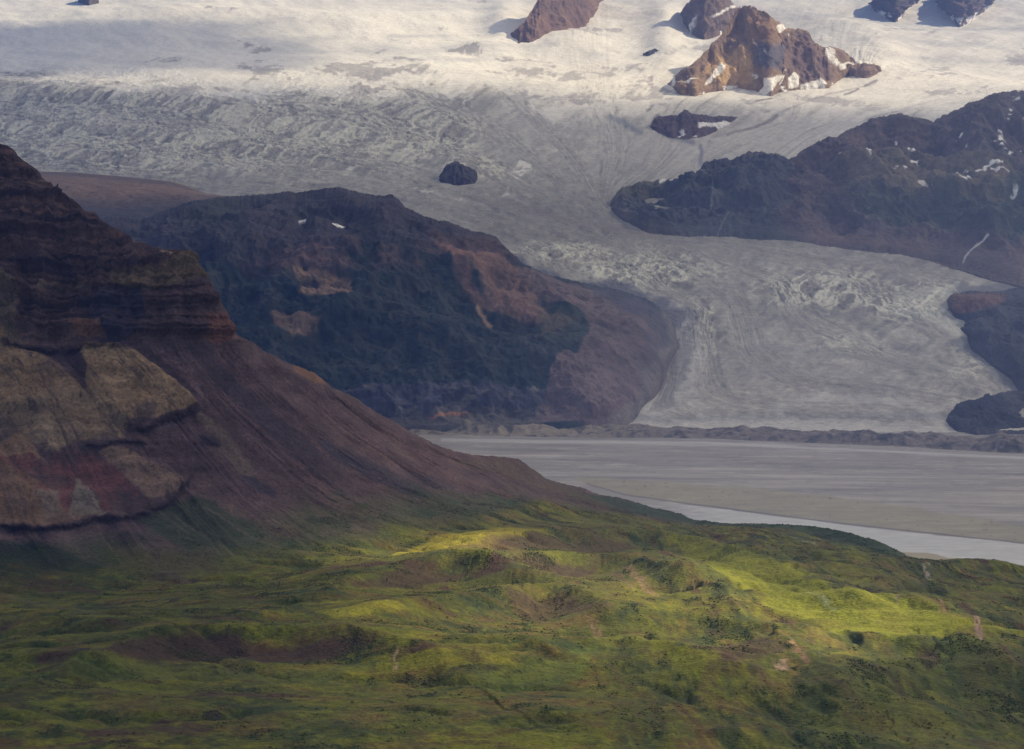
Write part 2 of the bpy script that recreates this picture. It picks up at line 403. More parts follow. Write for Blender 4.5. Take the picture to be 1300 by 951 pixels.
# main nunatak, ochre rock with sunlit face and shaded facets painted in
rock_body('nunatak', [(848, 106), (853, 103), (862, 93), (880, 84), (900, 62), (921, 39), (930, 22), (938, 12), (946, 10), (958, 11), (978, 22), (993, 31), (998, 37),
          (1012, 37), (1027, 42), (1032, 52), (1044, 61), (1054, 59), (1069, 64), (1083, 74), (1088, 84), (1111, 82), (1118, 88), (1128, 92)],
          [(848, 107), (867, 122), (882, 125), (901, 118), (938, 113), (960, 117), (978, 124), (988, 118), (1012, 114), (1052, 111), (1074, 99), (1098, 102), (1116, 96), (1128, 93)],
          1500, 847, 1129, 95, 900, rock_colors([.235, .160, .100], [.135, .092, .075], [.33, .22, .12], .30, [
          ([(905, 75), (945, 60), (968, 85), (962, 108), (915, 112), (898, 95)], [.46, .31, .15], 9, 8, .85),  # sunlit tan face, its brightness put into the rock colour
          ([(945, 15), (975, 25), (990, 45), (975, 60), (950, 50)], [.25, .15, .09], 8, 8, .7),
          ([(965, 58), (1000, 60), (990, 90), (965, 85)], [.085, .09, .12], 7, 8, .8),  # shaded middle, painted as a darker blue
          ([(990, 40), (1045, 60), (1060, 100), (1005, 108), (995, 80)], [.14, .095, .085], 8, 9, .7),
          ([(1000, 38), (1025, 42), (1045, 62), (1060, 80), (1030, 60)], [.09, .065, .07], 4, 4, .7),
          ([(1046, 64), (1053, 66), (1054, 80), (1062, 84), (1058, 88), (1048, 78)], [.85, .82, .75], 1.5, 3, .95), ([(1060, 86), (1075, 82), (1088, 84), (1078, 90), (1064, 92)], [.85, .82, .75], 1.5, 3, .9),
          ([(1000, 104), (1008, 96), (1016, 100), (1014, 112), (1002, 114)], [.85, .82, .75], 1.5, 3, .95), ([(1018, 108), (1044, 104), (1050, 108), (1030, 116), (1018, 114)], [.85, .82, .75], 1.5, 3, .95),
          ([(968, 112), (982, 98), (988, 100), (980, 116), (970, 124), (962, 120)], [.85, .82, .75], 1.5, 2, .95), ([(988, 96), (991, 96), (989, 108), (986, 110)], [.85, .82, .75], 1, 1.5, .9),
          ([(896, 104), (912, 92), (922, 86), (918, 96), (904, 106), (894, 110)], [.85, .82, .75], 1.5, 2, .95), ([(856, 98), (866, 98), (862, 108), (852, 110)], [.85, .82, .75], 1.5, 3, .9), ([(866, 110), (880, 104), (886, 102), (878, 110)], [.85, .82, .75], 1, 2, .9),
          ([(986, 32), (994, 30), (998, 36), (990, 41)], [.85, .82, .75], 1, 1.5, .95)]))
rock_body('nunatak', [(861, 22), (866, 14), (877, 0), (884, -14), (905, -22), (920, -8), (930, 6), (939, 12)],
          [(861, 24), (870, 28), (876, 44), (894, 50), (908, 46), (921, 40), (932, 24), (939, 13)], 600, 860, 940, 70, 300,
          rock_colors([.17, .12, .09], [.10, .075, .07], [.19, .13, .09], .1, [([(884, 20), (888, 20), (880, 46), (876, 46)], [.8, .78, .74], 2, 2, .9), ([(930, 6), (933, 8), (903, 24), (901, 22)], [.8, .78, .74], 1.5, 2, .9)]))
rock_body('nunatak', [(647, 45), (655, 38), (666, 30), (672, 18), (681, 3), (690, -15), (702, -34), (745, -34), (758, -18), (770, -8)],
          [(647, 46), (657, 60), (668, 59), (685, 57), (700, 51), (720, 46), (742, 37), (751, 24), (758, 6), (770, -6)], 1300, 646, 771, 80, 700,
          rock_colors([.19, .12, .085], [.11, .08, .07], [.19, .125, .095], .12))
rock_body('nunatak', [(1107, 2), (1112, -12), (1135, -20), (1160, -14), (1168, -4)], [(1107, 4), (1113, 14), (1125, 22), (1136, 28), (1144, 20), (1152, 10), (1168, -2)], 380, 1106, 1169, 120, 240,
          rock_colors([.10, .08, .08], [.06, .055, .065], [.17, .12, .09], .45))
rock_body('nunatak', [(1186, -8), (1200, -16), (1230, -20), (1256, -12), (1260, 0)], [(1186, -6), (1196, 8), (1206, 22), (1218, 31), (1232, 26), (1240, 18), (1256, 10), (1260, 2)], 380, 1185, 1261, 120, 240,
          rock_colors([.12, .09, .08], [.06, .055, .065], [.22, .15, .09], .5))
rock_body('nunatak', [(100, 0), (106, -12), (118, -14), (124, 0)], [(100, 2), (107, 6), (113, 8), (124, 2)], 300, 99, 125, 20, 300, rock_colors([.11, .09, .06], [.07, .06, .05], [.17, .13, .09], .1))
rock_body('nunatak', [(817, 68), (826, 64), (831, 62), (838, 65), (845, 69)], [(817, 69), (824, 73), (832, 71), (838, 73), (845, 70)], 260, 816, 846, 25, 200, rock_colors([.06, .055, .06], [.04, .04, .05], [.08, .07, .07], 0))
rock_body('nunatak', [(826, 160), (834, 150), (850, 147), (860, 146), (870, 141), (884, 147), (910, 148), (940, 149)],
          [(826, 162), (836, 169), (850, 175), (870, 178), (885, 176), (905, 170), (922, 161), (940, 151)], 800, 825, 941, 38, 420,
          rock_colors([.10, .075, .08], [.06, .055, .065], [.14, .10, .09], .22, [([(885, 160), (905, 156), (935, 152), (928, 158), (905, 164), (888, 166)], [.82, .8, .76], 1.5, 5, .9), ([(862, 165), (868, 163), (870, 170), (864, 171)], [.8, .78, .75], 1.5, 2, .9)]))
rock_body('nunatak', [(556, 226), (562, 218), (568, 209), (578, 206), (590, 210), (600, 214), (605, 222)], [(556, 228), (562, 234), (575, 237), (590, 237), (601, 235), (605, 225)], 330, 555, 606, 32, 220,
          rock_colors([.065, .06, .065], [.035, .035, .045], [.10, .085, .08], -.2))

# ================================================================== RIGHT MOUNTAIN (behind the bend of the glacier)
r_crest = [(773, 262), (777, 255), (789, 243), (806, 238), (826, 235), (848, 234), (862, 233), (880, 226), (893, 210), (910, 206), (926, 203), (945, 200), (959, 199), (975, 200), (988, 203), (1005, 212), (1013, 205), (1022, 194), (1030, 189),
           (1050, 181), (1067, 176), (1080, 168), (1092, 164), (1117, 156), (1138, 150), (1150, 151), (1159, 154), (1172, 157), (1184, 161), (1195, 154), (1205, 149), (1225, 139), (1240, 133), (1250, 131), (1267, 125), (1285, 124), (1300, 122), (1400, 105), (1540, 120)]
r_foot = [(773, 264), (789, 280), (822, 297), (864, 302), (926, 305), (1009, 311), (1072, 322), (1126, 327), (1175, 335), (1221, 344), (1258, 356), (1296, 364), (1400, 372), (1540, 380)]
r_cD = [(773, 17700), (800, 17950), (860, 18150), (900, 18450), (1000, 18550), (1150, 18700), (1300, 18700), (1540, 18500)]
pxs = np.unique(np.concatenate([[a[0] for a in r_crest], [a[0] for a in r_foot], np.linspace(773, 1540, 60)]))
cr = pl(r_crest, pxs); ft = pl(r_foot, pxs); Dc = pl(r_cD, pxs, 1, True); Df = Dg(ft)
L = [list(zip(pxs, ft, Df))]
for t, d in ((.22, .18), (.45, .36), (.62, .62), (.82, .82)): L.append(list(zip(pxs, lerp(ft, cr, t), lerp(Df, Dc, d))))
L.append(list(zip(pxs, cr, Dc)))
o = make_surf(L, 773, 1360, 1.2, .9, jag=4.5, jagfoot=2.5, js=3.3, ext=(773, 1900))
X, Y, Z = [o.P[..., i] for i in range(3)]
getwarp(o, 900)
n = normals(o.P); h = (o.foot-o.PY)/np.maximum(o.foot-o.crest, 1)
e = np.clip(np.minimum(h*4, (1-h)*7), 0.0, 1)
sz = np.clip((o.foot-o.crest)/60, .1, 1)
r1 = fbm((X/950, Y/950, Z/950), 6, .55, ridged=True, seed=41)-.4
r2 = fbm((X/260+Z/500, Y/700, Z/600), 4, .6, ridged=True, seed=42)-.4
o.P = o.P+n*(((r1+.25*sstep(.5, .1, h))*220*np.clip(h*5, .1, 1)+r2*60*np.clip(h*6, .05, 1))*(e*.85+.15)*sz)[..., None]
o.P[..., 2] += 22*sstep(0, .06, h)*sz
a = fbm((X/1100, Y/1100, Z/500), 6, .6, seed=43); b = fbm((X/240+Z/300, Y/700, Z/300), 5, .62, seed=44)
o.C = np.zeros(X.shape+(3,))+np.array([.088, .074, .072])
paint(o, sstep(-.05, .35, a), [.078, .082, .058], .8)
paint(o, poly_mask(o, [(780, 262), (900, 205), (990, 200), (1010, 235), (980, 290), (1000, 308), (830, 298)], 14, 16), [.048, .056, .062], .85)
paint(o, poly_mask(o, [(1000, 215), (1060, 185), (1150, 160), (1180, 185), (1090, 235), (1040, 290), (1180, 330), (1060, 318), (990, 290)], 14, 18), [.112, .080, .068], .6)
paint(o, poly_mask(o, [(1060, 220), (1150, 200), (1290, 215), (1290, 260), (1180, 250), (1080, 255)], 12, 18), [.125, .110, .065], .7)
paint(o, poly_mask(o, [(1090, 262), (1180, 250), (1300, 235), (1500, 230), (1500, 330), (1300, 318), (1200, 305), (1120, 290)], 10, 18), [.048, .060, .045], .85)
paint(o, poly_mask(o, [(1080, 318), (1160, 290), (1240, 320), (1330, 320), (1500, 330), (1500, 400), (1280, 360)], 8, 10), [.10, .078, .068], .7)
tint(o, 1+.75*b+.5*r2)
sn = fbm((X/120, Y/160, Z/70), 3, .6, seed=45)
paint(o, sstep(.26, .30, sn-.06-.12*sstep(240, 170, o.PY)+.1*sstep(1040, 1120, o.PX)*sstep(250, 200, o.PY))*sstep(1040, 1080, o.PX)*sstep(262, 240, o.PY), [.8, .79, .76], .9)
for pts in ([(1258, 316), (1248, 320), (1240, 326), (1232, 330), (1224, 338)], [(893, 226), (905, 238), (908, 250), (900, 262)], [(925, 285), (915, 296), (910, 302)]):
    paint(o, poly_mask(o, pts, 1.0, 3, 'line', .7 if pts[0][0] > 1000 else .3), [.6, .6, .6], .9 if pts[0][0] > 1000 else .35)
for pts in ([(1020, 196), (1026, 190), (1034, 186)], [(838, 234), (846, 233)], [(852, 235), (860, 234)]):
    paint(o, poly_mask(o, pts, 1.2, 1, 'line', 1.4), [.8, .78, .74], .9)
add_back(o, [(150, 60), (500, 300), (900, 900)]); add_front(o, 4, 300)
emit('mountain', o, M_mid)

# dark valley side at the right edge of the ice, two spurs
def spur(name, top, foot, px0, px1, lift, cols, seed):
    pxs = np.unique(np.concatenate([[a[0] for a in top], [a[0] for a in foot], np.linspace(px0, px1, 40)]))
    tp, ft = pl(top, pxs), pl(foot, pxs); ft = np.maximum(ft, tp+.8)
    k = np.clip((ft-tp)/25, 0, 1)
    L = []
    for t in (0, .25, .5, .75, 1):
        py = lerp(ft, tp, t); L.append(list(zip(pxs, py, Dg(py)-lift*k*math.sin(math.pi*(.12+.8*t)))))
    o = make_surf(L, px0, 1360, 1.2, 1.0, jag=3, jagfoot=5, js=seed*.7, ext=(px0, 1900))
    X, Y, Z = [o.P[..., i] for i in range(3)]
    getwarp(o, 500); n = normals(o.P); h = (o.foot-o.PY)/np.maximum(o.foot-o.crest, 1)
    e = np.clip(np.minimum(h, 1-h)*5, .1, 1)*np.clip((o.foot-o.crest)/30, .1, 1)
    r1 = fbm((X/500, Y/500, Z/500), 6, .55, ridged=True, seed=seed)-.4
    o.P = o.P+n*(r1*110*e)[..., None]
    b = fbm((X/180, Y/400, Z/200), 5, .6, seed=seed+1); a = fbm((X/500, Y/700, Z/300), 4, .6, seed=seed+2)
    o.C = np.zeros(X.shape+(3,))+np.array(cols[0]); paint(o, sstep(0, .4, a), cols[1], .8); tint(o, 1+.9*b+.6*r1)
    if len(cols) > 2: paint(o, poly_mask(o, [(1208, 376), (1245, 370), (1280, 378), (1270, 396), (1225, 400), (1210, 392)], 5, 8), cols[2], .8)
    add_back(o, [(200, 60), (500, 500)]); add_front(o, 4, 150)
    emit(name, o, M_mid)
spur('mountain', [(1203, 380), (1210, 374), (1230, 371), (1260, 372), (1290, 366), (1400, 355), (1540, 350)],
     [(1203, 383), (1212, 398), (1225, 404), (1232, 438), (1262, 462), (1285, 478), (1297, 497), (1400, 560), (1540, 565)], 1202, 1530, 260,
     ([.042, .045, .05], [.03, .035, .042], [.15, .085, .06]), 51)
spur('mountain', [(1200, 534), (1205, 526), (1215, 517), (1240, 506), (1262, 502), (1280, 498), (1300, 495), (1400, 470), (1540, 440)],
     [(1200, 536), (1215, 546), (1240, 553), (1300, 557), (1400, 560), (1540, 565)], 1199, 1530, 200, ([.04, .04, .044], [.028, .031, .037]), 57)

# ================================================================== PALE PLATEAU behind the middle mountain
o = make_surf([[(-600, 300, 15300), (320, 300, 15300)], [(-230, 262, 15900), (200, 262, 15900), (320, 268, 15800)],
               [(-230, 238, 16300), (60, 236, 16300), (180, 240, 16300), (250, 250, 16100), (320, 262, 16000)],
               [(-230, 214, 17300), (50, 217.5, 17200), (100, 219.5, 17100), (150, 223.5, 17000), (215, 230, 16800), (235, 235, 16700), (250, 241, 16600), (262, 246, 16500), (290, 249, 16300), (320, 258, 16200)]], -40, 320, 1.3, .9, ext=(-600, 322))
X, Y, Z = [o.P[..., i] for i in range(3)]
getwarp(o, 600); n = normals(o.P); h = np.clip((o.PY-o.crest)/14, 0, 1)
r1 = fbm((X/420, Y/420, Z/300), 5, .55, ridged=True, seed=61)-.4
o.P = o.P+n*(r1*26*h)[..., None]
o.C = np.zeros(X.shape+(3,))+np.array([.19, .135, .10])
paint(o, sstep(243, 256, o.PY+3*o.warp[0]*4), [.085, .07, .065], .85)
paint(o, sstep(256, 268, o.PY+6*o.warp[0]), [.05, .055, .06], .7)
paint(o, poly_mask(o, [(50, 217), (150, 222), (215, 230), (262, 246), (215, 236), (120, 226), (50, 222)], 2, 2), [.11, .085, .08], .7)
tint(o, 1+.25*fbm((X/120, Y/300, Z/120), 5, .6, seed=62))
paint(o, sstep(.4, .45, fbm((X/60, Y/120), 3, .5, seed=63)), [.06, .05, .05], .7)
add_back(o, [(300, 100), (900, 800)]); add_front(o, 100, 400)
emit('plateau', o, M_mid)

# ================================================================== MIDDLE MOUNTAIN
m_crest = [(-230, 262, 14900), (100, 275, 14900), (180, 276, 14800), (200, 268, 14800), (230, 261, 14800), (262, 256, 14800), (290, 250, 14900), (315, 249, 14900), (340, 247, 14900), (360, 243.5, 14900), (380, 244, 14900), (400, 242, 14900), (432, 241, 14900), (450, 244, 14850),
           (470, 247, 14800), (485, 249, 14750), (496, 247, 14750), (503, 250, 14700), (515, 262, 14650), (530, 269, 14600), (545, 275, 14600), (565, 277.5, 14600), (580, 284, 14600), (600, 293, 14600), (615, 295, 14600), (628, 299, 14600), (634, 306, 14600), (645, 320, 14600),
           (655, 329, 14600), (665, 335, 14600), (690, 347, 14650), (740, 361, 14700), (790, 370, 14750), (830, 384, 14500), (850, 402, 14300), (862, 436, 13970)]
m_brow = [(-230, 320, 14000), (200, 312, 13850), (300, 306, 13700), (400, 308, 13600), (500, 315, 13700), (560, 322, 13800), (610, 335, 13900), (665, 352, 14080), (740, 376, 14150), (800, 388, 14150), (850, 415, 14100), (862, 437, 13960)]
m_mid = [(-230, 400, 13000), (200, 400, 12950), (400, 408, 12880), (500, 415, 12900), (600, 412, 12980), (700, 425, 13080), (750, 432, 13150), (800, 436, 13350), (850, 436, 13800), (862, 438, 13950)]
m_cliff = [(-230, 490, 12420), (200, 488, 12420), (430, 484, 12400), (560, 486, 12400), (690, 492, 12450), (740, 495, 12500), (800, 485, 12850), (835, 468, 13250), (850, 446, 13650), (862, 438.5, 13945)]
m_foot = [(-230, 545, 12200), (500, 541, 12200), (700, 537, 12250), (770, 534, 12430), (800, 526, 12560), (820, 510, 12850), (835, 493, 13080), (850, 456, 13600), (862, 439.5, 13930)]
o = make_surf([m_foot, m_cliff, m_mid, m_brow, m_crest], -40, 862, 1.2, .95, jag=2.6, js=8.1, ext=(-600, 864))
X, Y, Z = [o.P[..., i] for i in range(3)]
getwarp(o, 420); n = normals(o.P)
dcr = np.clip((o.PY-o.crest)/18, .2, 1); h = np.clip((o.foot-o.PY)/15, .1, 1); rt = sstep(862, 790, o.PX)*.85+.15
r1 = fbm((X/900, Y/1100, Z/800), 6, .55, ridged=True, seed=71)-.4
MFLOW = [(0, [(100, 300), (60, 520)]), (.2, [(250, 300), (230, 530)]), (.4, [(380, 300), (380, 530)]), (.55, [(480, 300), (490, 530)]), (.7, [(560, 310), (610, 420), (640, 530)]),
         (.8, [(590, 310), (650, 370), (740, 420), (700, 480), (690, 535)]), (.9, [(640, 330), (720, 375), (800, 430), (770, 530)]), (1.0, [(690, 350), (780, 380), (850, 420), (825, 500)])]
mp = flow(o, MFLOW)
r2 = fbm((mp*34, o.PY/120), 4, .6, ridged=True, seed=72)-.4
face = sstep(2.9, 2.2, o.S)
strat = fbm((X/900, Z/17+X/3000), 3, .6, seed=73)
r3 = fbm((X/120, Y/200, Z/120), 5, .6, seed=76)
r4 = fbm((X/330+Z/900, Y/500, Z/500), 5, .6, ridged=True, seed=176)-.4
o.P = o.P+n*((r1*125+r2*3*face+r3*22+strat*5+r4*52)*dcr*h*rt*(1-.55*sstep(700, 790, o.PX)))[..., None]
b = fbm((X/160+Z/300, Y/300, Z/160), 5, .65, seed=74); a = fbm((X/900, Y/900, Z/350), 5, .6, seed=75)
str_ = fbm((mp*70+.5*o.warp[0], o.PY/60), 4, .6, seed=77)
green = np.array([.013, .024, .026]); o.C = np.zeros(X.shape+(3,))+green  # blue of the valley haze is put into this vegetation colour
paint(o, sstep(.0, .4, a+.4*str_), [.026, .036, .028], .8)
top_m = np.clip(poly_mask(o, [(-240, 200), (700, 200), (660, 340), (620, 345), (560, 322), (500, 312), (380, 322), (300, 318), (200, 350), (-240, 380)], 26, 22)+.5*r4, 0, 1)
paint(o, top_m, [.046, .040, .045], .85)
paint(o, top_m*sstep(.0, .4, fbm((X/700, Y/900), 5, .6, seed=78)), [.038, .046, .036], .7)
paint(o, poly_mask(o, [(280, 330), (340, 312), (480, 312), (560, 325), (540, 345), (480, 335), (420, 338), (330, 345)], 18, 22)*sstep(-.4, .3, b+r4), [.085, .056, .052], .75)
paint(o, poly_mask(o, [(545, 300), (620, 300), (650, 340), (600, 345), (560, 330)], 7, 10), [.09, .055, .048], .6)
tan = [.22, .145, .10]
tb = sstep(-.45, .15, b+.5*r4)
paint(o, poly_mask(o, [(372, 340), (395, 337), (420, 342), (445, 355), (448, 375), (430, 386), (400, 380), (378, 378), (388, 360)], 3, 6)*tb, tan, .85)
paint(o, poly_mask(o, [(395, 340), (400, 345), (406, 378), (402, 380)], 1.5, 2), [.05, .045, .06], .9)
paint(o, poly_mask(o, [(345, 412), (360, 407), (405, 413), (400, 425), (375, 432), (352, 425)], 4, 7)*tb, tan, .7)
paint(o, poly_mask(o, [(565, 335), (600, 345), (640, 385), (690, 410), (680, 430), (735, 410), (700, 400), (655, 345), (625, 322)], 5, 8), [.17, .105, .08], .8)
paint(o, poly_mask(o, [(555, 318), (575, 320), (600, 355), (640, 385), (610, 370), (572, 340)], 3, 4), [.16, .09, .07], .6)
paint(o, poly_mask(o, [(665, 340), (740, 366), (800, 380), (850, 405), (860, 437), (838, 500), (790, 536), (670, 536), (688, 500), (700, 475), (735, 450), (748, 420), (735, 400), (700, 392), (660, 360)], 3, 7), [.115, .085, .085], .95)
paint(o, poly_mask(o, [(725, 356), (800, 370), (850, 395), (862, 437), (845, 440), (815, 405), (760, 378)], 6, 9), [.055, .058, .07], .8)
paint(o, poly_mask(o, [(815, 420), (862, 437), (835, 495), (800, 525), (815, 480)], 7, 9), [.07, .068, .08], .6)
paint(o, poly_mask(o, [(690, 400), (742, 400), (746, 425), (700, 450), (680, 430)], 4, 6), [.035, .05, .035], .6)
for i, yy in enumerate((316, 321, 326, 331, 336)):
    paint(o, poly_mask(o, [(372+2*i, yy), (400, yy-1), (425-i*2, yy+.5)], .9, 1.5, 'line', .7), [.16, .10, .09] if i % 2 else [.05, .04, .05], .7)
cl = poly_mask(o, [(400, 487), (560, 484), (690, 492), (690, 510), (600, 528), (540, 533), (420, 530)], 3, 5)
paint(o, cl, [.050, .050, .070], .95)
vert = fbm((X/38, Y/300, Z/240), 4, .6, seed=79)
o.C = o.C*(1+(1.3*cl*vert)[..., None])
paint(o, sstep(.15, .4, fbm((X/120+Z/200, Y/300, Z/260), 5, .65, ridged=True, seed=178)-.35)*sstep(330, 350, o.PY)*sstep(485, 470, o.PY), [.050, .048, .038], .55)
paint(o, sstep(.2, .5, fbm((X/700, Z/14), 4, .6, seed=179))*sstep(395, 420, o.PY)*sstep(700, 640, o.PX), [.032, .047, .030], .6)
paint(o, cl*sstep(.08, .3, fbm((X/150, Z/60), 5, .62, seed=80)), [.15, .135, .115], .7)
paint(o, poly_mask(o, [(480, 528), (560, 520), (640, 512), (690, 515), (680, 540), (480, 545)], 4, 7), [.095, .085, .075], .8)
paint(o, poly_mask(o, [(545, 527), (570, 520), (600, 518), (600, 521), (572, 525), (548, 531)], 1.5, 2), [.26, .13, .08], .9)
tint(o, 1+.9*b+.12*str_+.55*r4)
paint(o, poly_mask(o, [(838, 395), (850, 405), (863, 436), (850, 462), (836, 497), (800, 532), (770, 538), (808, 500), (832, 462), (846, 436)], 7, 12)*sstep(-.4, .2, b+.5*r4), [.17, .16, .145], .6)
for pts in ([(416, 284), (428, 284.5), (438, 283.5)], [(380, 285.5), (388, 285.5)]):
    paint(o, poly_mask(o, pts, .8, .5, 'line', 1.0 if pts[0][0] > 400 else .6), [.8, .8, .8])
paint(o, poly_mask(o, [(612, 375), (622, 383), (630, 392)], 1.5, 2, 'line', 1.5), [.30, .20, .13], .8)
add_back(o, [(200, 60), (600, 300), (1200, 900)]); add_front(o, 60, 150)
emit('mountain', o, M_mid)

# ================================================================== RIVER PLAIN
rows = [(1500, None), (760, None), (690, None), (640, None), (600, None), (570, None), (545, None)]
L = [[(-1000, r, H*F/(r-PY0)), (2400, r, H*F/(r-PY0))] for r, _ in rows]
o = make_surf(L, -60, 1360, 1.3, .7, hidden={0: 30}, ext=(-900, 2300))
o.P[..., 2] = 0
X, Y = o.P[..., 0], o.P[..., 1]
o.warp = (fbm((o.PX/80, o.PY/8), 4, .6, seed=1), fbm((o.PX/80, o.PY/8), 4, .6, seed=2))
tilt = o.PY-(o.PX-650)*.012
s1 = fbm((o.PX/420, tilt/5.5), 5, .62, seed=81); s2 = fbm((o.PX/130, tilt/2.0), 4, .6, seed=82); s3 = fbm((o.PX/30, tilt/1.6), 3, .6, seed=83)
o.C = np.zeros(X.shape+(3,))+np.array([.225, .208, .180])
paint(o, sstep(575, 555, tilt), [.19, .185, .175], .4)
tint(o, 1+.60*s1+.42*s2+.14*s3)
br = fbm((o.PX/300+.3*o.warp[0], tilt/4.2), 4, .6, ridged=True, seed=86); br2 = fbm((o.PX/190, tilt/2.6+.5*o.warp[1]), 4, .6, ridged=True, seed=87)
paint(o, sstep(.62, .8, br), [.40, .38, .35], .5); paint(o, sstep(.62, .8, br2), [.10, .095, .09], .5)
paint(o, sstep(.18, .4, s1+.3*s2), [.36, .34, .30], .55)
paint(o, sstep(590, 612, tilt)*sstep(-.2, .3, s1), [.31, .29, .24], .5)
paint(o, poly_mask(o, [(560, 557), (900, 561), (1300, 580), (1300, 583), (900, 564), (560, 561)], 1.2, 1), [.40, .39, .37], .6)
bar = poly_mask(o, [(728, 606), (830, 611), (950, 619), (1050, 630), (1150, 643), (1300, 668), (1560, 700), (1560, 725), (1300, 689), (1150, 673), (1050, 662), (960, 650), (860, 637), (790, 627), (745, 614)], 1.8, 3)
paint(o, bar, [.225, .205, .135], .92)
paint(o, bar*sstep(.05, .3, s2+.5*s3), [.27, .245, .165], .6)
o.C = o.C*(1+(.35*bar*fbm((o.PX/60, o.PY/5), 4, .6, seed=84))[..., None])
paint(o, bar*sstep(.34, .5, fbm((o.PX/9, o.PY/2.5), 3, .6, seed=85)), [.07, .07, .045], .8)
riv = poly_mask(o, [(745, 616), (790, 629), (860, 639), (960, 652), (1050, 664), (1150, 675), (1300, 691), (1560, 727), (1560, 770), (700, 770), (700, 616)], .8, 1.2)
paint(o, riv, [.215, .20, .17], .95)
paint(o, riv*sstep(790, 930, o.PX+60*s3)*sstep(-.5, .1, s2+.4), [.40, .40, .375], .95)
o.C = o.C*(1+(.20*riv*(s2+s3))[..., None])
paint(o, poly_mask(o, [(745, 614), (790, 627.5), (860, 637.5), (960, 650.5), (1050, 662.5), (1150, 673.5), (1300, 689.5), (1560, 725)], .5, .8, 'line', .9), [.09, .07, .065], .8)
paint(o, poly_mask(o, [(1140, 700), (1175, 701), (1215, 708), (1225, 716), (1160, 716), (1140, 706)], 1.5, 2), [.24, .20, .10], .9)
emit('river_plain', o, M_plain)

# tongue of ground under and beyond everything
me_v = np.array([[-60000, -3000, -9], [60000, -3000, -9], [60000, 80000, -9], [-60000, 80000, -9]], float)
link_mesh('ground', me_v, np.array([[0, 1, 2, 3]]), np.full((4, 3), .2), M_plain)

# ================================================================== MORAINE
fr = [(-250, 549), (480, 551), (560, 554), (900, 558), (1100, 566), (1300, 577), (1560, 592)]
px = np.concatenate([np.arange(-600, -40, 9.), np.arange(-40, 1350, 1.2), np.arange(1356, 1900, 9.)]); nd = 70
fD = H*F/(pl(fr, px)-PY0); t = np.linspace(0, 1, nd)[:, None]
o = Surf(); wid = np.interp(px, [400, 560, 700, 900, 1300], [900, 800, 700, 520, 620])
o.D = fD[None]+t*wid[None]; o.PX = np.broadcast_to(px, o.D.shape).copy()
X = (o.PX-CX)/F*o.D; Y = o.D
hm = fbm((X/260, Y/210), 6, .5, ridged=True, seed=91); hm2 = fbm((X/420, Y/300), 3, .5, seed=92)
prof = sstep(0, .25, t)*sstep(1.0, .75, t)
env = np.interp(px, [400, 560, 700, 850, 1000, 1300], [50, 46, 38, 30, 38, 54])[None]
Zm = prof*env*np.clip(.25+.75*hm+.85*hm2, .04, 1.9)-3*(1-prof)
o.P = np.stack([X, Y, Zm], -1); o.PY = PY0+(H-Zm)*F/Y
o.warp = (fbm((X/150, Y/150), 4, seed=1), fbm((X/150, Y/150), 4, seed=2))
o.C = np.zeros(X.shape+(3,))+np.array([.15, .13, .115])
lf = sstep(900, 650, o.PX)
paint(o, lf, [.22, .19, .14], .8)
paint(o, sstep(.02, .25, fbm((X/60, Y/90), 4, .6, seed=93)), [.045, .045, .045], .8)
tint(o, 1+.3*fbm((X/25, Y/40), 3, .6, seed=94))
emit('moraine', o, M_moraine)

# ================================================================== NEAR MOUNTAINSIDE AND MEADOW
n_crest = [(-230, 120), (-100, 150), (0, 183), (10, 186), (18, 191), (22, 199), (32, 206), (45, 215), (55, 228), (68, 240), (82, 249), (95, 258), (110, 268), (120, 271), (130, 281), (145, 291), (158, 297), (165, 305), (185, 310), (205, 316), (225, 317), (240, 321),
           (243, 328), (252, 338), (262, 350), (270, 362), (277, 378), (286, 392), (292, 412), (300, 428), (312, 432), (325, 438), (337, 447), (350, 452), (366, 462), (380, 466), (400, 474), (412, 484), (425, 494), (450, 505), (480, 525), (515, 545), (550, 563), (575, 572), (600, 578), (640, 580), (658, 583),
           (672, 593), (690, 606), (715, 614), (740, 620), (760, 628), (790, 633), (830, 645), (862, 652), (880, 660), (920, 664), (950, 665), (1000, 667), (1040, 669), (1080, 677), (1110, 686), (1130, 694), (1150, 705), (1170, 713), (1195, 714), (1220, 712), (1262, 711), (1280, 716), (1300, 722), (1400, 735), (1550, 770)]
n_cD = [(-230, 4300), (0, 4300), (150, 4200), (240, 4120), (300, 4180), (400, 4320), (500, 4470), (600, 4650), (700, 4900), (800, 5100), (880, 5200), (1000, 5000), (1150, 4600), (1300, 4400), (1550, 4200)]
crest = [(p, y, float(pl(n_cD, p, 1, True))) for p, y in n_crest]
def rel(dy, dd): return [(p, y+dy, D-dd) for p, y, D in crest]
bench = [(-230, 310, 4120), (0, 330, 4110), (100, 338, 4100), (200, 345, 4060), (240, 350, 4070), (262, 366, 4090), (285, 402, 4120), (300, 434, 4150), (350, 459, 4210), (400, 482, 4280), (500, 543, 4420), (600, 586, 4590), (700, 614, 4840), (800, 639, 5030), (880, 664, 5120), (1000, 671, 4930), (1150, 708, 4530), (1300, 725, 4330), (1550, 773, 4130)]
cbase = [(-230, 420, 4010), (0, 418, 4010), (40, 438, 4005), (100, 441, 4005), (160, 438, 4000), (180, 430, 4010), (240, 430, 4040), (290, 440, 4100), (320, 449, 4125), (350, 470, 4160), (400, 498, 4230), (500, 562, 4360), (600, 600, 4500), (700, 619, 4790), (800, 643, 4960), (880, 669, 5020), (1000, 677, 4820), (1150, 713, 4440), (1300, 730, 4240), (1550, 777, 4080)]
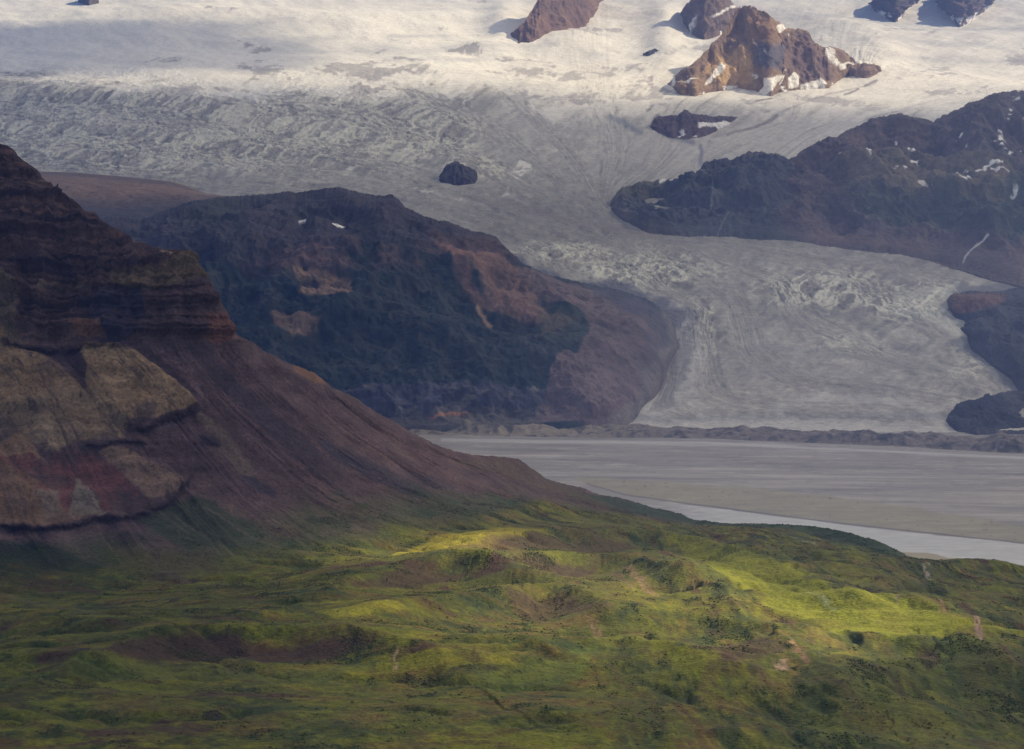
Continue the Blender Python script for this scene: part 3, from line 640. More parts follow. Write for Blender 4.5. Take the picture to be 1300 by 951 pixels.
m5 = [(-230, 540, 3840), (0, 540, 3850), (200, 520, 3940), (300, 530, 3980), (400, 556, 4080), (500, 592, 4200), (600, 616, 4380), (700, 630, 4680), (800, 649, 4860), (900, 676, 4860), (1000, 686, 4700), (1150, 720, 4330), (1300, 737, 4130), (1550, 783, 4000)]
m4 = [(-230, 650, 3600), (0, 650, 3650), (200, 640, 3750), (300, 640, 3820), (400, 642, 3920), (500, 645, 4030), (600, 648, 4200), (700, 650, 4530), (800, 658, 4740), (900, 684, 4680), (1000, 698, 4500), (1150, 728, 4200), (1300, 745, 4000), (1550, 790, 3900)]
m3 = [(-230, 755, 3350), (0, 748, 3420), (200, 738, 3480), (400, 725, 3600), (500, 705, 3800), (600, 686, 4000), (700, 672, 4350), (800, 676, 4520), (900, 698, 4400), (1000, 716, 4180), (1150, 745, 3950), (1300, 762, 3750), (1550, 800, 3700)]
m2 = [(-230, 800, 3000), (400, 795, 3040), (800, 785, 3250), (1000, 790, 3250), (1300, 805, 3200), (1550, 830, 3200)]
m1 = [(-230, 862, 2600), (1550, 880, 2650)]
m0 = [(-230, 1010, 2130), (1550, 1010, 2150)]
o = make_surf([m0, m1, m2, m3, m4, m5, cbase, bench, crest], -50, 1355, 1.15, 1.05, jag=1.8, js=12.5, ext=(-900, 2200))
X, Y, Z = [o.P[..., i] for i in range(3)]
print('near grid', o.PX.shape, 'at %.1fs' % (time.time()-T0))
getwarp(o, 150)
n = normals(o.P)
NFLOW = [(0.0, [(-200, 430), (-60, 560), (0, 700), (60, 800)]), (.1, [(-60, 420), (40, 540), (90, 640), (150, 740)]), (.2, [(40, 440), (120, 540), (200, 650), (280, 740)]),
         (.32, [(110, 440), (190, 525), (300, 660), (400, 730)]), (.45, [(185, 440), (270, 540), (400, 660), (520, 710)]), (.58, [(250, 435), (350, 540), (480, 640), (620, 680), (760, 700)]),
         (.7, [(300, 440), (430, 555), (560, 640), (700, 670), (850, 710)]), (.8, [(360, 460), (470, 555), (600, 640), (760, 660), (950, 740)]), (.9, [(430, 500), (560, 590), (680, 640), (860, 670), (1050, 760)]),
         (1.0, [(550, 565), (680, 610), (850, 660), (1000, 700), (1150, 790)]), (1.12, [(900, 670), (1080, 700), (1220, 760), (1350, 830)]), (1.25, [(1150, 710), (1300, 740), (1500, 800)])]
ps = flow(o, NFLOW)
lam = o.PX*.6+o.PY
S_ = o.S
cliffm = sstep(5.75, 6.25, S_)*sstep(330, 300, o.PX)         # above the foot of the main cliff
talus = sstep(3.05, 3.6, S_)*(1-cliffm)
mead = 1-np.clip(sstep(2.8, 3.5, S_)+cliffm, 0, 1)
dcr = np.clip((o.PY-o.crest)/14, .12, 1)
# --- relief
r_big = fbm((X/420, Y/420, Z/420), 6, .55, ridged=True, seed=101)-.4
r_sm = fbm((X/70, Y/70, Z/50), 5, .6, ridged=True, seed=102)-.4
zz = Z+15*fbm((X/240, Y/240, Z/240), 5, .5, seed=103)+X*.03
def terr(w, sharp=.3):
    q = zz/w; f = q-np.floor(q); return np.where(f < 1-sharp, f/(1-sharp), (1-f)/sharp)
gul = fbm((X/55, Y/150, Z/420), 4, .6, ridged=True, seed=104)-.4
d_cl = (r_big*26+r_sm*13+gul*13+(1-terr(44, .16))*20*np.clip(.75+1.3*o.warp[1], .15, 1.5)+(1-terr(14, .2))*6.5*np.clip(.6+1.4*o.warp[0], 0, 1.5))*cliffm
wn0, wn1 = o.warp
s_a = fbm((ps*22+.5*wn0, lam/260), 4, .55, ridged=True, seed=105)-.4
s_b = fbm((ps*80+.6*wn0, lam/110), 4, .62, seed=106)
d_tl = (s_a*4.5+s_b*1.8+r_sm*3.5*sstep(330, 200, o.PX)+fbm((X/200, Y/200, Z/200), 4, seed=107)*7)*talus
o.P = o.P+n*((d_cl+d_tl)*dcr)[..., None]
for pts, A in [([(104, 460), (112, 446), (150, 440), (170, 448), (205, 476), (250, 514), (215, 528), (165, 538), (120, 520), (108, 495)], 30), ([(-80, 400), (0, 415), (30, 445), (60, 460), (95, 492), (100, 505), (60, 520), (-80, 525)], 24),
               ([(40, 530), (85, 525), (110, 550), (75, 580), (45, 565)], 18), ([(0, 565), (20, 552), (50, 575), (55, 590), (5, 590)], 16), ([(88, 600), (110, 612), (142, 655), (88, 660)], 14), ([(128, 572), (160, 568), (236, 612), (200, 638), (165, 615)], 16), ([(0, 590), (40, 600), (70, 640), (20, 660), (-60, 660)], 18),
               ([(-60, 355), (20, 350), (40, 372), (20, 420), (-60, 410)], 24), ([(90, 345), (235, 325), (262, 352), (200, 362), (120, 366)], 14)]:
    mk = poly_mask(o, pts, 13, 9); o.P = o.P+n*(mk*(A*.36+9*(gul+.1)+5*r_sm))[..., None]
# ledges: rock bands that stand out of the slope
def at_near(px, py):
    j = int(np.clip(np.searchsorted(o.px, px), 0, len(o.px)-1)); c = o.PY[:, j]; i = int(np.argmin(np.abs(c-py))); return i, j
LEDGES = [([(160, 541), (185, 541), (215, 532), (240, 523), (253, 516)], 16), ([(108, 562), (130, 566), (160, 561), (186, 562)], 13),
          ([(-60, 660), (40, 668), (100, 664), (160, 655), (200, 640), (222, 630), (240, 612), (244, 600)], 20), ([(253, 556), (280, 563)], 8), ([(0, 430), (60, 444), (120, 443), (165, 440)], 12)]
ledge_m = np.zeros_like(X); lnz = fbm((X/22, Z/14), 4, .6, seed=109)
for pts, A in LEDGES:
    a = np.array(pts, float); ly = np.interp(o.PX, a[:, 0], a[:, 1])+o.warp[0]*14+lnz*4
    lat = sstep(a[0, 0]-8, a[0, 0]+8, o.PX)*sstep(a[-1, 0]+6, a[-1, 0]-6, o.PX)
    up_ = ly-o.PY
    prof = np.where(up_ > 0, np.exp(-np.clip(up_, 0, 200)/24), sstep(-7, 0, up_))*lat
    o.P[..., 1] -= prof*A*.75; o.P[..., 2] += prof*A*.15
    ledge_m = np.maximum(ledge_m, sstep(-8-9*o.warp[0]*2, -3, up_)*sstep(4, 0, up_)*lat*sstep(-.45, .05, lnz))
# meadow: hummocks and named ridges
w_m = np.clip(mead+.25*sstep(3.9, 3.2, S_), 0, 1)*dcr
hum = fbm((X/330, Y/420), 5, .5, ridged=True, seed=110)-.45
hum2 = fbm((X/95, Y/130), 4, .55, seed=111)
_A = fbm((X/330+.25*wn0, Y/190+.25*wn1), 4, .5, ridged=True, seed=210); _B = fbm(((X+.12*Y)/150+.2*wn0, Y/620+.2*wn1), 4, .5, ridged=True, seed=211)
_r = sstep(680, 900, o.PX); vn = _A*(1-_r)+_B*_r; valley = sstep(.52, .86, vn)
right = sstep(700, 950, o.PX)
dz = (hum*9+hum2*3.0-valley*6)*w_m+(fbm((X/480+Y/900, Y/520), 4, .5, ridged=True, seed=112)-.5)*14*right*np.clip((o.PY-o.crest)/45, 0, 1)
RIDGES = [([(60, 868), (110, 856), (170, 836), (250, 827), (330, 825), (400, 827), (480, 833), (560, 848), (600, 870)], 17, 34, 150),
          ([(380, 790), (450, 762), (520, 744), (580, 740), (640, 750), (660, 765)], 15, 34, 140),
          ([(590, 752), (640, 738), (700, 728), (760, 727), (800, 735), (850, 755), (880, 770)], 15, 34, 140),
          ([(420, 812), (520, 792), (600, 780), (680, 770), (725, 771), (760, 786), (790, 812)], 16, 36, 130),
          ([(560, 722), (640, 706), (700, 695), (800, 690), (880, 704), (960, 726), (1010, 748), (1080, 786), (1150, 815)], 17, 50, 160),
          ([(780, 712), (850, 742), (910, 778), (960, 812), (1030, 850), (1100, 900)], 14, 45, 140),
          ([(640, 852), (720, 838), (800, 836), (880, 850), (940, 875)], 11, 32, 110),
          ([(0, 800), (80, 806), (150, 818)], 8, 30, 90), ([(200, 803), (260, 800), (320, 806)], 6, 26, 70),
          ([(880, 664), (960, 690), (1040, 716), (1110, 752), (1180, 795), (1250, 850)], 8, 55, 130),
          ([(1120, 742), (1180, 735), (1250, 728), (1300, 735)], 10, 40, 120), ([(1140, 832), (1200, 822), (1280, 850), (1340, 880)], 9, 40, 110)]
xy = np.stack([X, Y], -1)
for pts, hgt, wf, wb in RIDGES:
    wp = np.array([xy[at_near(*p)] for p in pts])
    bbm = (X > wp[:, 0].min()-450) & (X < wp[:, 0].max()+450) & (Y > wp[:, 1].min()-450) & (Y < wp[:, 1].max()+450)
    qx = X[bbm]+30*o.warp[0][bbm]; qy = Y[bbm]+40*o.warp[1][bbm]
    best = np.full(qx.shape, 1e9); sgn = np.zeros(qx.shape); tt_ = np.zeros(qx.shape)
    for i in range(len(wp)-1):
        a_, b_ = wp[i], wp[i+1]; d_ = b_-a_; L2 = (d_*d_).sum()+1e-6
        t_ = np.clip(((qx-a_[0])*d_[0]+(qy-a_[1])*d_[1])/L2, 0, 1)
        ex, ey = qx-a_[0]-t_*d_[0], qy-a_[1]-t_*d_[1]; dd = np.hypot(ex, ey)
        m_ = dd < best; best[m_] = dd[m_]; sgn[m_] = (d_[0]*ey-d_[1]*ex)[m_]; tt_[m_] = ((i+t_)/(len(wp)-1))[m_]
    w_ = np.where(sgn > 0, wb, wf); endf = sstep(0, .12, tt_)*sstep(1, .88, tt_)*.85+.15
    dz[bbm] += 1.45*hgt*np.exp(-(best/w_)**1.25)*endf
dz += fbm((X/22, Y/26), 3, .6, seed=113)*1.3*np.clip(1-cliffm, 0, 1)
o.P[..., 2] += dz*np.clip((o.PY-o.crest)/10, .12, 1)

# --- colours
c1 = fbm((X/240, Y/240, Z/90), 5, .6, seed=120); c2 = fbm((X/45, Y/45, Z/22), 5, .62, seed=121); strat = fbm((X/500, zz/11), 5, .72, seed=122)
o.C = np.zeros(X.shape+(3,))+np.array([.095, .066, .060])
# talus
scr = np.array([.092, .057, .054])
paint(o, talus, scr)
o.C = o.C*(1+(talus*(.45*s_b+.25*s_a+.35*c1+.35*c2))[..., None])
paint(o, talus*sstep(.1, .5, fbm((ps*34, lam/520), 4, .6, seed=123)), [.042, .032, .038], .75)
paint(o, talus*sstep(.15, .5, fbm((ps*52, lam/420), 4, .6, seed=124)), [.160, .115, .078], .5)
# cliff
cc = [.062, .038, .037]
paint(o, cliffm, cc)
paint(o, cliffm*sstep(.0, .3, strat+.25*c2), [.110, .063, .051], .85)
paint(o, cliffm*sstep(.03, .28, -strat+.3*c2), [.030, .021, .027], .85)
jn = fbm((X/26+Y/60, Z/150), 5, .65, ridged=True, seed=142)
paint(o, cliffm*sstep(.50, .75, jn+.5*c1), [.024, .017, .023], .6)
paint(o, cliffm*sstep(.15, .45, c1), [.115, .082, .055], .6)
for pts, c, f, w, op in [
    ([(140, 350), (200, 338), (235, 325), (262, 350), (245, 352), (205, 362), (160, 362), (140, 358)], [.15, .112, .055], 4, 9, .5),
    ([(195, 320), (240, 320), (243, 326), (215, 328)], [.30, .23, .12], 2, 2, .7),
    ([(100, 372), (180, 362), (190, 385), (170, 430), (150, 440), (120, 432), (110, 395)], [.030, .028, .040], 5, 8, .75),
    ([(183, 365), (260, 352), (285, 395), (300, 430), (250, 435), (200, 425), (185, 400)], [.075, .048, .044], 5, 8, .7),
    ([(262, 395), (280, 400), (300, 432), (270, 440), (255, 425)], [.17, .078, .048], 5, 7, .7),
    ([(90, 418), (130, 414), (135, 430), (100, 432)], [.18, .09, .05], 5, 5, .6),
    ([(60, 355), (110, 350), (120, 365), (80, 372), (50, 370)], [.11, .085, .062], 5, 6, .7),
    ([(0, 350), (30, 370), (25, 420), (50, 445), (0, 430), (-60, 400)], [.105, .088, .055], 5, 7, .6),
    # pale ribs under the cliff
    ([(-80, 400), (0, 415), (25, 440), (60, 455), (95, 490), (110, 500), (60, 520), (0, 525), (-80, 520)], [.205, .142, .078], 4, 6, .85),
    ([(102, 460), (110, 445), (150, 440), (168, 446), (205, 475), (250, 514), (215, 530), (165, 538), (120, 520), (108, 495)], [.245, .168, .092], 2.5, 4, .9),
    ([(0, 520), (60, 500), (110, 500), (165, 538), (160, 555), (100, 562), (60, 575), (30, 560), (0, 550)], [.195, .142, .085], 4, 6, .85),
    ([(40, 535), (80, 530), (110, 550), (75, 575), (45, 560)], [.27, .20, .13], 4, 5, .65),
    ([(60, 448), (100, 444), (110, 470), (108, 484), (85, 470)], [.052, .036, .042], 2.5, 3, .9),
    ([(150, 436), (180, 432), (255, 505), (245, 508), (200, 470), (165, 442)], [.052, .036, .040], 2.5, 3, .85),
    ([(-60, 560), (0, 565), (10, 585), (60, 625), (110, 660), (60, 672), (-60, 660)], [.165, .105, .060], 4, 6, .75),
    ([(0, 565), (15, 556), (35, 560), (55, 585), (30, 590), (5, 588)], [.20, .13, .075], 3, 4, .8),
    ([(0, 582), (40, 580), (65, 590), (70, 620), (40, 625), (15, 600)], [.13, .040, .034], 3, 6, .85),
    ([(62, 582), (90, 572), (125, 578), (160, 610), (182, 628), (165, 634), (140, 636), (148, 655), (135, 650), (118, 625), (95, 612), (85, 650), (76, 640), (72, 610)], [.150, .038, .036], 2.5, 4, .92),
    ([(95, 612), (110, 618), (130, 648), (140, 655), (88, 658)], [.16, .135, .10], 2.5, 3, .85),
    ([(40, 628), (70, 620), (80, 650), (60, 660)], [.14, .11, .085], 3, 4, .7),
    ([(125, 574), (150, 570), (232, 612), (225, 628), (195, 636), (165, 615)], [.195, .135, .090], 3, 4, .8),
    ([(255, 520), (300, 560), (340, 620), (330, 625), (290, 580), (250, 530)], [.135, .105, .072], 4, 5, .6),
    ([(252, 552), (278, 558), (285, 566), (255, 566)], [.045, .033, .042], 3, 3, .8),
    ([(305, 600), (325, 605), (352, 625), (352, 632), (325, 625)], [.038, .032, .042], 4, 3, .9),
    ([(370, 452), (385, 448), (420, 485), (405, 490), (380, 475)], [.23, .125, .065], 4, 5, .7),
    ([(333, 455), (350, 452), (358, 470), (340, 478)], [.065, .038, .036], 3, 4, .8),
    ([(400, 560), (430, 570), (560, 640), (570, 648), (520, 638), (440, 600)], [.046, .040, .050], 5, 6, .85),
    ([(495, 600), (530, 610), (590, 632), (585, 636), (530, 622)], [.05, .042, .052], 4, 5, .75),
    ([(440, 625), (500, 640), (560, 668), (540, 672), (470, 655)], [.052, .036, .034], 4, 5, .8),
    ([(570, 665), (600, 668), (625, 678), (600, 680), (572, 676)], [.035, .032, .045], 2.5, 4, .9),
    ([(610, 656), (640, 664), (652, 672), (625, 670)], [.032, .030, .043], 2, 3, .9)]:
    mk = poly_mask(o, pts, f, w*1.5)
    if c[0] > 2.3*c[1]: mk = .85*mk*sstep(-.35, .22, c2+.7*s_b+.3*jn); c = [.115, .045, .040]
    paint(o, mk, np.array(c)*np.array([1.04, .97, .96]), op)
reg = sstep(290, 220, o.PX)*sstep(430, 450, o.PY)*sstep(700, 640, o.PY)
o.C = o.C*(1+(reg*(.75*strat+.5*c1+.35*jn-.12))[..., None])
cou = fbm((ps*36+.5*wn0, lam/150+.3*wn1), 5, .6, ridged=True, seed=144)
paint(o, reg*sstep(.52, .74, cou), [.062, .044, .044], .7)
paint(o, reg*sstep(.30, .5, fbm((X/40, Y/40, Z/26), 5, .65, seed=145)), [.055, .040, .038], .5)
# turf creeping up the lower slopes
vg = fbm((X/130, Y/150, Z/60), 5, .62, seed=130)
low = sstep(4.1, 3.0, S_+.0*vg)
turf = np.array([.040, .058, .020])
vegm = np.clip(sstep(3.75, 2.95, S_+.9*vg-.45*sstep(250, 400, o.PX)-.6*sstep(450, 600, o.PX)), 0, 1)
vegm = np.maximum(vegm, sstep(840, 960, o.PX+90*vg)*sstep(5.9, 4.0, S_-sstep(800, 950, o.PX)*4))
paint(o, vegm, turf)
for pts, c, f, w, op in [
    ([(-100, 690), (60, 690), (130, 715), (120, 740), (60, 752), (-100, 760)], [.015, .026, .013], 10, 12, .85),
    ([(180, 660), (250, 630), (340, 680), (400, 705), (330, 712), (240, 705)], [.030, .046, .022], 8, 14, .8),
    ([(0, 752), (90, 760), (200, 775), (180, 792), (80, 785), (0, 772)], [.055, .066, .036], 6, 8, .6),
    ([(130, 690), (200, 700), (320, 725), (250, 730), (160, 722)], [.095, .075, .040], 7, 8, .6),
    ([(440, 690), (560, 690), (660, 700), (560, 712), (440, 715), (400, 745), (330, 745), (400, 715)], [.018, .040, .022], 5, 9, .8),
    ([(580, 655), (650, 640), (740, 665), (720, 685), (620, 680)], [.028, .055, .020], 6, 9, .8),
    ([(460, 700), (600, 692), (680, 698), (640, 708), (540, 708)], [.085, .070, .026], 5, 7, .6),
    ([(700, 615), (800, 634), (930, 666), (980, 672), (960, 684), (820, 655), (730, 632)], [.025, .045, .018], 3, 5, .85),
    ([(460, 640), (600, 640), (700, 650), (860, 672), (900, 690), (700, 688), (560, 690), (440, 690), (330, 690), (330, 650)], [.088, .066, .046], 8, 14, .45),
    ([(640, 688), (760, 680), (900, 690), (940, 700), (800, 698), (660, 696)], [.095, .070, .034], 5, 9, .7),
    ([(820, 692), (900, 700), (930, 715), (880, 715), (820, 704)], [.070, .050, .038], 5, 9, .6),
    ([(560, 585), (640, 582), (690, 600), (800, 650), (760, 656), (650, 612)], [.085, .062, .040], 5, 8, .7),
    ([(640, 610), (760, 640), (860, 665), (820, 672), (700, 650), (620, 625)], [.078, .056, .045], 5, 9, .6),
    ([(900, 668), (1080, 678), (1150, 710), (1110, 720), (1000, 700), (900, 685)], [.030, .045, .020], 4, 8, .8),
    ([(950, 690), (1050, 702), (1120, 745), (1080, 745), (1000, 722)], [.048, .036, .030], 5, 9, .75)]:
    paint(o, poly_mask(o, pts, f, w), c, op)
st_ = fbm((X/9, Y/12, Z/8), 3, .6, seed=143)
paint(o, talus*sstep(.42, .55, st_+.3*c1), [.21, .165, .13], .55); paint(o, talus*sstep(.40, .55, -st_+.3*c1), [.035, .027, .03], .6)
gp = sstep(.06, .34, fbm((X/110, Y/160, Z/70), 5, .65, seed=139)+.35*sstep(560, 690, o.PY)-.22)*sstep(330, 430, o.PX)*sstep(3.0, 3.2, S_)*sstep(5.6, 4.6, S_-.3)
paint(o, gp, [.034, .050, .018], .75)
paint(o, sstep(.1, .4, fbm((X/90, Y/140, Z/60), 5, .65, seed=141))*sstep(400, 520, o.PX)*sstep(3.0, 3.3, S_)*sstep(880, 760, o.PX), [.098, .074, .034], .6)
# meadow mosaic
rt_ = sstep(680, 900, o.PX)
def mn(w, oc, sd, rg=False):
    A = fbm((X/(w*1.7), Y/(w*1.15)), oc, .62, ridged=rg, seed=sd); B = fbm(((X+.12*Y)/(w*.75), Y/(w*3.4)), oc, .62, ridged=rg, seed=sd+50)
    return (A*(1-rt_)+B*rt_)*1.15
brk = fbm((X/9, Y/34), 4, .65, seed=138)
m = np.clip(vegm*sstep(3.6, 2.9, S_-sstep(600, 800, o.PX)*3), 0, 1)
q1 = mn(120, 5, 131); q2 = mn(50, 5, 132); q3 = mn(11, 4, 133); q4 = mn(230, 5, 134)
paint(o, m, [.088, .092, .010], .8)
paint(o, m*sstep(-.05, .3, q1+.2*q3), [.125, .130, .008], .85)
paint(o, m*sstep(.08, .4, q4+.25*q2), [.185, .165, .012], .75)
paint(o, m*sstep(.08, .36, q2-.25*q1+.1*q3), [.125, .072, .020], .7)
paint(o, m*sstep(.14, .42, mn(90, 5, 135)+.2*q3), [.020, .038, .013], .9)
paint(o, m*sstep(.50, .74, mn(60, 4, 150, True)), [.085, .055, .018], .55)
paint(o, m*sstep(.52, .78, mn(85, 4, 152, True)), [.020, .036, .012], .6)
paint(o, m*sstep(.16, .36, q3+.5*q2), [.165, .165, .012], .35)
paint(o, m*valley*sstep(-.3, .1, q3+.1), [.024, .040, .013], .8)
paint(o, m*sstep(.02, .22, hum)*sstep(-.1, .2, q2), [.120, .085, .028], .45)
paint(o, m*sstep(.20, .42, mn(75, 5, 136)), [.062, .030, .022], .85)
for pts, c, f, w, op in [
    ([(500, 712), (560, 696), (650, 690), (700, 695), (640, 712), (560, 722), (500, 728)], [.25, .215, .018], 5, 8, .8),  # sunlit patch, painted as brighter turf
    ([(850, 700), (960, 725), (1060, 770), (1150, 800), (1300, 830), (1150, 830), (1000, 805), (900, 750)], [.195, .205, .010], 8, 14, .75),  # sunlit slope, the sun's brightness put into the turf colour
    ([(400, 800), (480, 798), (520, 802), (430, 808)], [.25, .23, .02], 3, 6, .75),  # small sunlit strip, painted lighter the same way
    ([(600, 865), (700, 850), (760, 842), (740, 862), (620, 880)], [.10, .13, .02], 6, 10, .5),
    ([(0, 862), (200, 850), (330, 850), (480, 850), (400, 860), (200, 866)], [.080, .098, .02], 4, 9, .6),
    ([(120, 852), (200, 832), (300, 828), (480, 836), (430, 843), (300, 838), (180, 850)], [.050, .025, .020], 3, 5, .85),
    ([(440, 768), (520, 746), (600, 745), (560, 755), (470, 768)], [.058, .032, .022], 3, 5, .7),
    ([(600, 752), (680, 732), (760, 730), (740, 742), (650, 752)], [.055, .032, .024], 3, 5, .7),
    ([(560, 716), (700, 700), (800, 700), (860, 720), (780, 722), (640, 718)], [.080, .050, .026], 4, 8, .7),
    ([(640, 775), (720, 774), (780, 800), (740, 795), (660, 785)], [.072, .045, .026], 3, 5, .7),
    ([(790, 737), (800, 738), (830, 770), (838, 780), (826, 778), (806, 758)], [.28, .18, .10], 2.5, 4, .8),
    ([(770, 742), (785, 738), (805, 765), (795, 765)], [.16, .11, .06], 3, 4, .6),
    ([(745, 800), (760, 804), (768, 815), (757, 815)], [.24, .15, .09], 2.5, 3, .8),
    ([(500, 845), (508, 842), (505, 852), (498, 852)], [.35, .24, .14], 1.5, 1.5, .9),
    ([(980, 852), (1000, 850), (1004, 862), (984, 864)], [.38, .26, .17], 2, 3, .9),
    ([(1000, 826), (1012, 836), (1030, 856), (1024, 858), (1006, 842)], [.26, .15, .09], 2, 3, .8),
    ([(1232, 806), (1240, 808), (1250, 832), (1246, 842), (1238, 826)], [.30, .20, .16], 1.8, 3, .85),
    ([(1236, 810), (1246, 824), (1244, 828)], [.08, .04, .045], 1.5, 2, .8),
    ([(1192, 795), (1200, 808), (1198, 810), (1190, 800)], [.27, .15, .09], 1.5, 2, .8),
    ([(1114, 716), (1122, 714), (1124, 721), (1116, 722)], [.30, .17, .12], 1.5, 2, .8),
    ([(1168, 732), (1180, 744), (1190, 753), (1184, 753), (1172, 742)], [.38, .30, .23], 1.5, 3, .85),
    ([(1170, 732), (1176, 728), (1182, 736)], [.35, .27, .21], 1, 2, .8),
    ([(1040, 752), (1056, 756), (1054, 760), (1042, 757)], [.26, .15, .08], 1.5, 2, .7),
    ([(1082, 768), (1098, 774), (1090, 780)], [.24, .16, .10], 1.5, 3, .6),
    ([(1134, 790), (1142, 786), (1140, 800)], [.25, .17, .12], 1.5, 2, .7),
    ([(1050, 840), (1150, 830), (1230, 838), (1320, 850), (1320, 1010), (1000, 1010), (1010, 870)], [.042, .060, .015], 6, 14, .45),
    ([(1165, 838), (1190, 838), (1195, 852), (1175, 856)], [.06, .028, .028], 3, 5, .8),
    ([(860, 832), (960, 822), (1000, 838), (960, 850), (880, 850)], [.060, .038, .022], 4, 8, .7)]:
    a = np.array(pts); mk = poly_mask(o, pts, f, w)
    if a[:, 0].max()-a[:, 0].min() < 60: mk = mk*sstep(-.28, .08, brk); c = np.array(c)*.85
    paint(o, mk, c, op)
for pts in ([(985, 770), (1005, 776), (1030, 784), (1045, 790), (1070, 800)], [(1000, 688), (1010, 691), (1020, 694), (1035, 696)]):
    paint(o, poly_mask(o, pts, 1.2, 2, 'line', 1.0 if pts[0][1] > 700 else .5)*sstep(-.2, .1, brk), [.30, .34, .20], .6)
for pts in ([(0, 757), (60, 768), (130, 785)], [(200, 720), (260, 740), (300, 746)], [(260, 645), (330, 690), (400, 715)], [(225, 655), (280, 700), (300, 712)], [(195, 640), (240, 680)]):
    paint(o, poly_mask(o, pts, 1.5, 4, 'line', 1.2), [.15, .12, .09], .4)
paint(o, ledge_m, [.036, .023, .027], .8)
o.C = o.C*(1+(.6*c2*(1-.4*m)+.35*q3*m+.5*(gul-.05)*cliffm)[..., None])
V_near = o.P; N_near = o
P_keep, C_keep, vm_keep = o.P.copy(), o.C.copy(), vegm.copy()
PXk, PYk, Sk = o.PX, o.PY, o.S
add_back(o, [(120, 45), (400, 260), (900, 760), (1400, 1300)])
emit('mountainside', o, M_near)

# ------------------------------------------------------------------ scrub on the meadow: uncountable, one object
gy, gx = np.meshgrid(np.arange(P_keep.shape[0]-1), np.arange(P_keep.shape[1]-1), indexing='ij')
dark = sstep(.085, .03, C_keep.mean(-1))
wgt = (vm_keep*(.012+.99*dark**2))[:-1, :-1]
dA = np.linalg.norm(np.cross(P_keep[1:, :-1]-P_keep[:-1, :-1], P_keep[:-1, 1:]-P_keep[:-1, :-1]), axis=-1)
wgt = wgt*np.clip(dA, 0, 60)*(PYk[:-1, :-1] < 1000)*(PXk[:-1, :-1] > -60)*(PXk[:-1, :-1] < 1380)
wgt = wgt*(.02+2.0*sstep(.05, .3, fbm((P_keep[:-1, :-1, 0]/60, P_keep[:-1, :-1, 1]/80), 4, .6, seed=140)))
p = (wgt/wgt.sum()).ravel(); NS = 42000
idx = rng.choice(p.size, NS, p=p); iy, ix = gy.ravel()[idx], gx.ravel()[idx]
u, v = rng.rand(NS, 1), rng.rand(NS, 1)
base = P_keep[iy, ix]*(1-u)*(1-v)+P_keep[iy, ix+1]*u*(1-v)+P_keep[iy+1, ix]*(1-u)*v+P_keep[iy+1, ix+1]*u*v
bc = C_keep[iy, ix]
tall = .35*sstep(1040, 1120, PXk[iy, ix])*sstep(822, 842, PYk[iy, ix])*sstep(1000, 850, PXk[iy, ix]*0+PYk[iy, ix]*.9)
R = (.7+1.2*rng.rand(NS)**3)*(1+.3*tall); Ht = R*(.45+.35*rng.rand(NS))*(1+1.0*tall)
ang = rng.rand(NS)*6.28; k = 5; vs = []
for j in range(k):
    a = ang+j*2*math.pi/k; rr = R*(.75+.5*rng.rand(NS))
    vs.append(base+np.stack([np.cos(a)*rr, np.sin(a)*rr, -.4*np.ones(NS)], -1))
for j in range(k):
    a = ang+.6+j*2*math.pi/k; rr = R*(.55+.5*rng.rand(NS))*(1-.45*tall)
    vs.append(base+np.stack([np.cos(a)*rr, np.sin(a)*rr, Ht*(.45+.35*rng.rand(NS))], -1))
vs.append(base+np.stack([.3*R*rng.randn(NS)*.5, .3*R*rng.randn(NS)*.5, Ht], -1))
V = np.stack(vs, 1).reshape(-1, 3); b0 = np.arange(NS)[:, None, None]*(2*k+1)
fc = []
for j in range(k):
    j2 = (j+1) % k
    fc += [[j, j2, k+j], [j2, k+j2, k+j], [k+j, k+j2, 2*k]]
Ff = (b0+np.array(fc)[None]).reshape(-1, 3)
sc = np.array([.030, .048, .015])[None]*(.6+.9*rng.rand(NS, 1)); red = rng.rand(NS, 1) < .22
sc = np.where(red, np.array([[.062, .036, .020]])*(.6+.8*rng.rand(NS, 1)), sc); sc = np.maximum(bc, .45*sc+np.array([[.022, .032, .009]]))*(.85+.5*rng.rand(NS, 1))
link_mesh('shrubs', V, Ff, np.repeat(sc, 2*k+1, 0), M_shrub, kind='stuff', smooth=False)
print('shrubs at %.1fs' % (time.time()-T0))

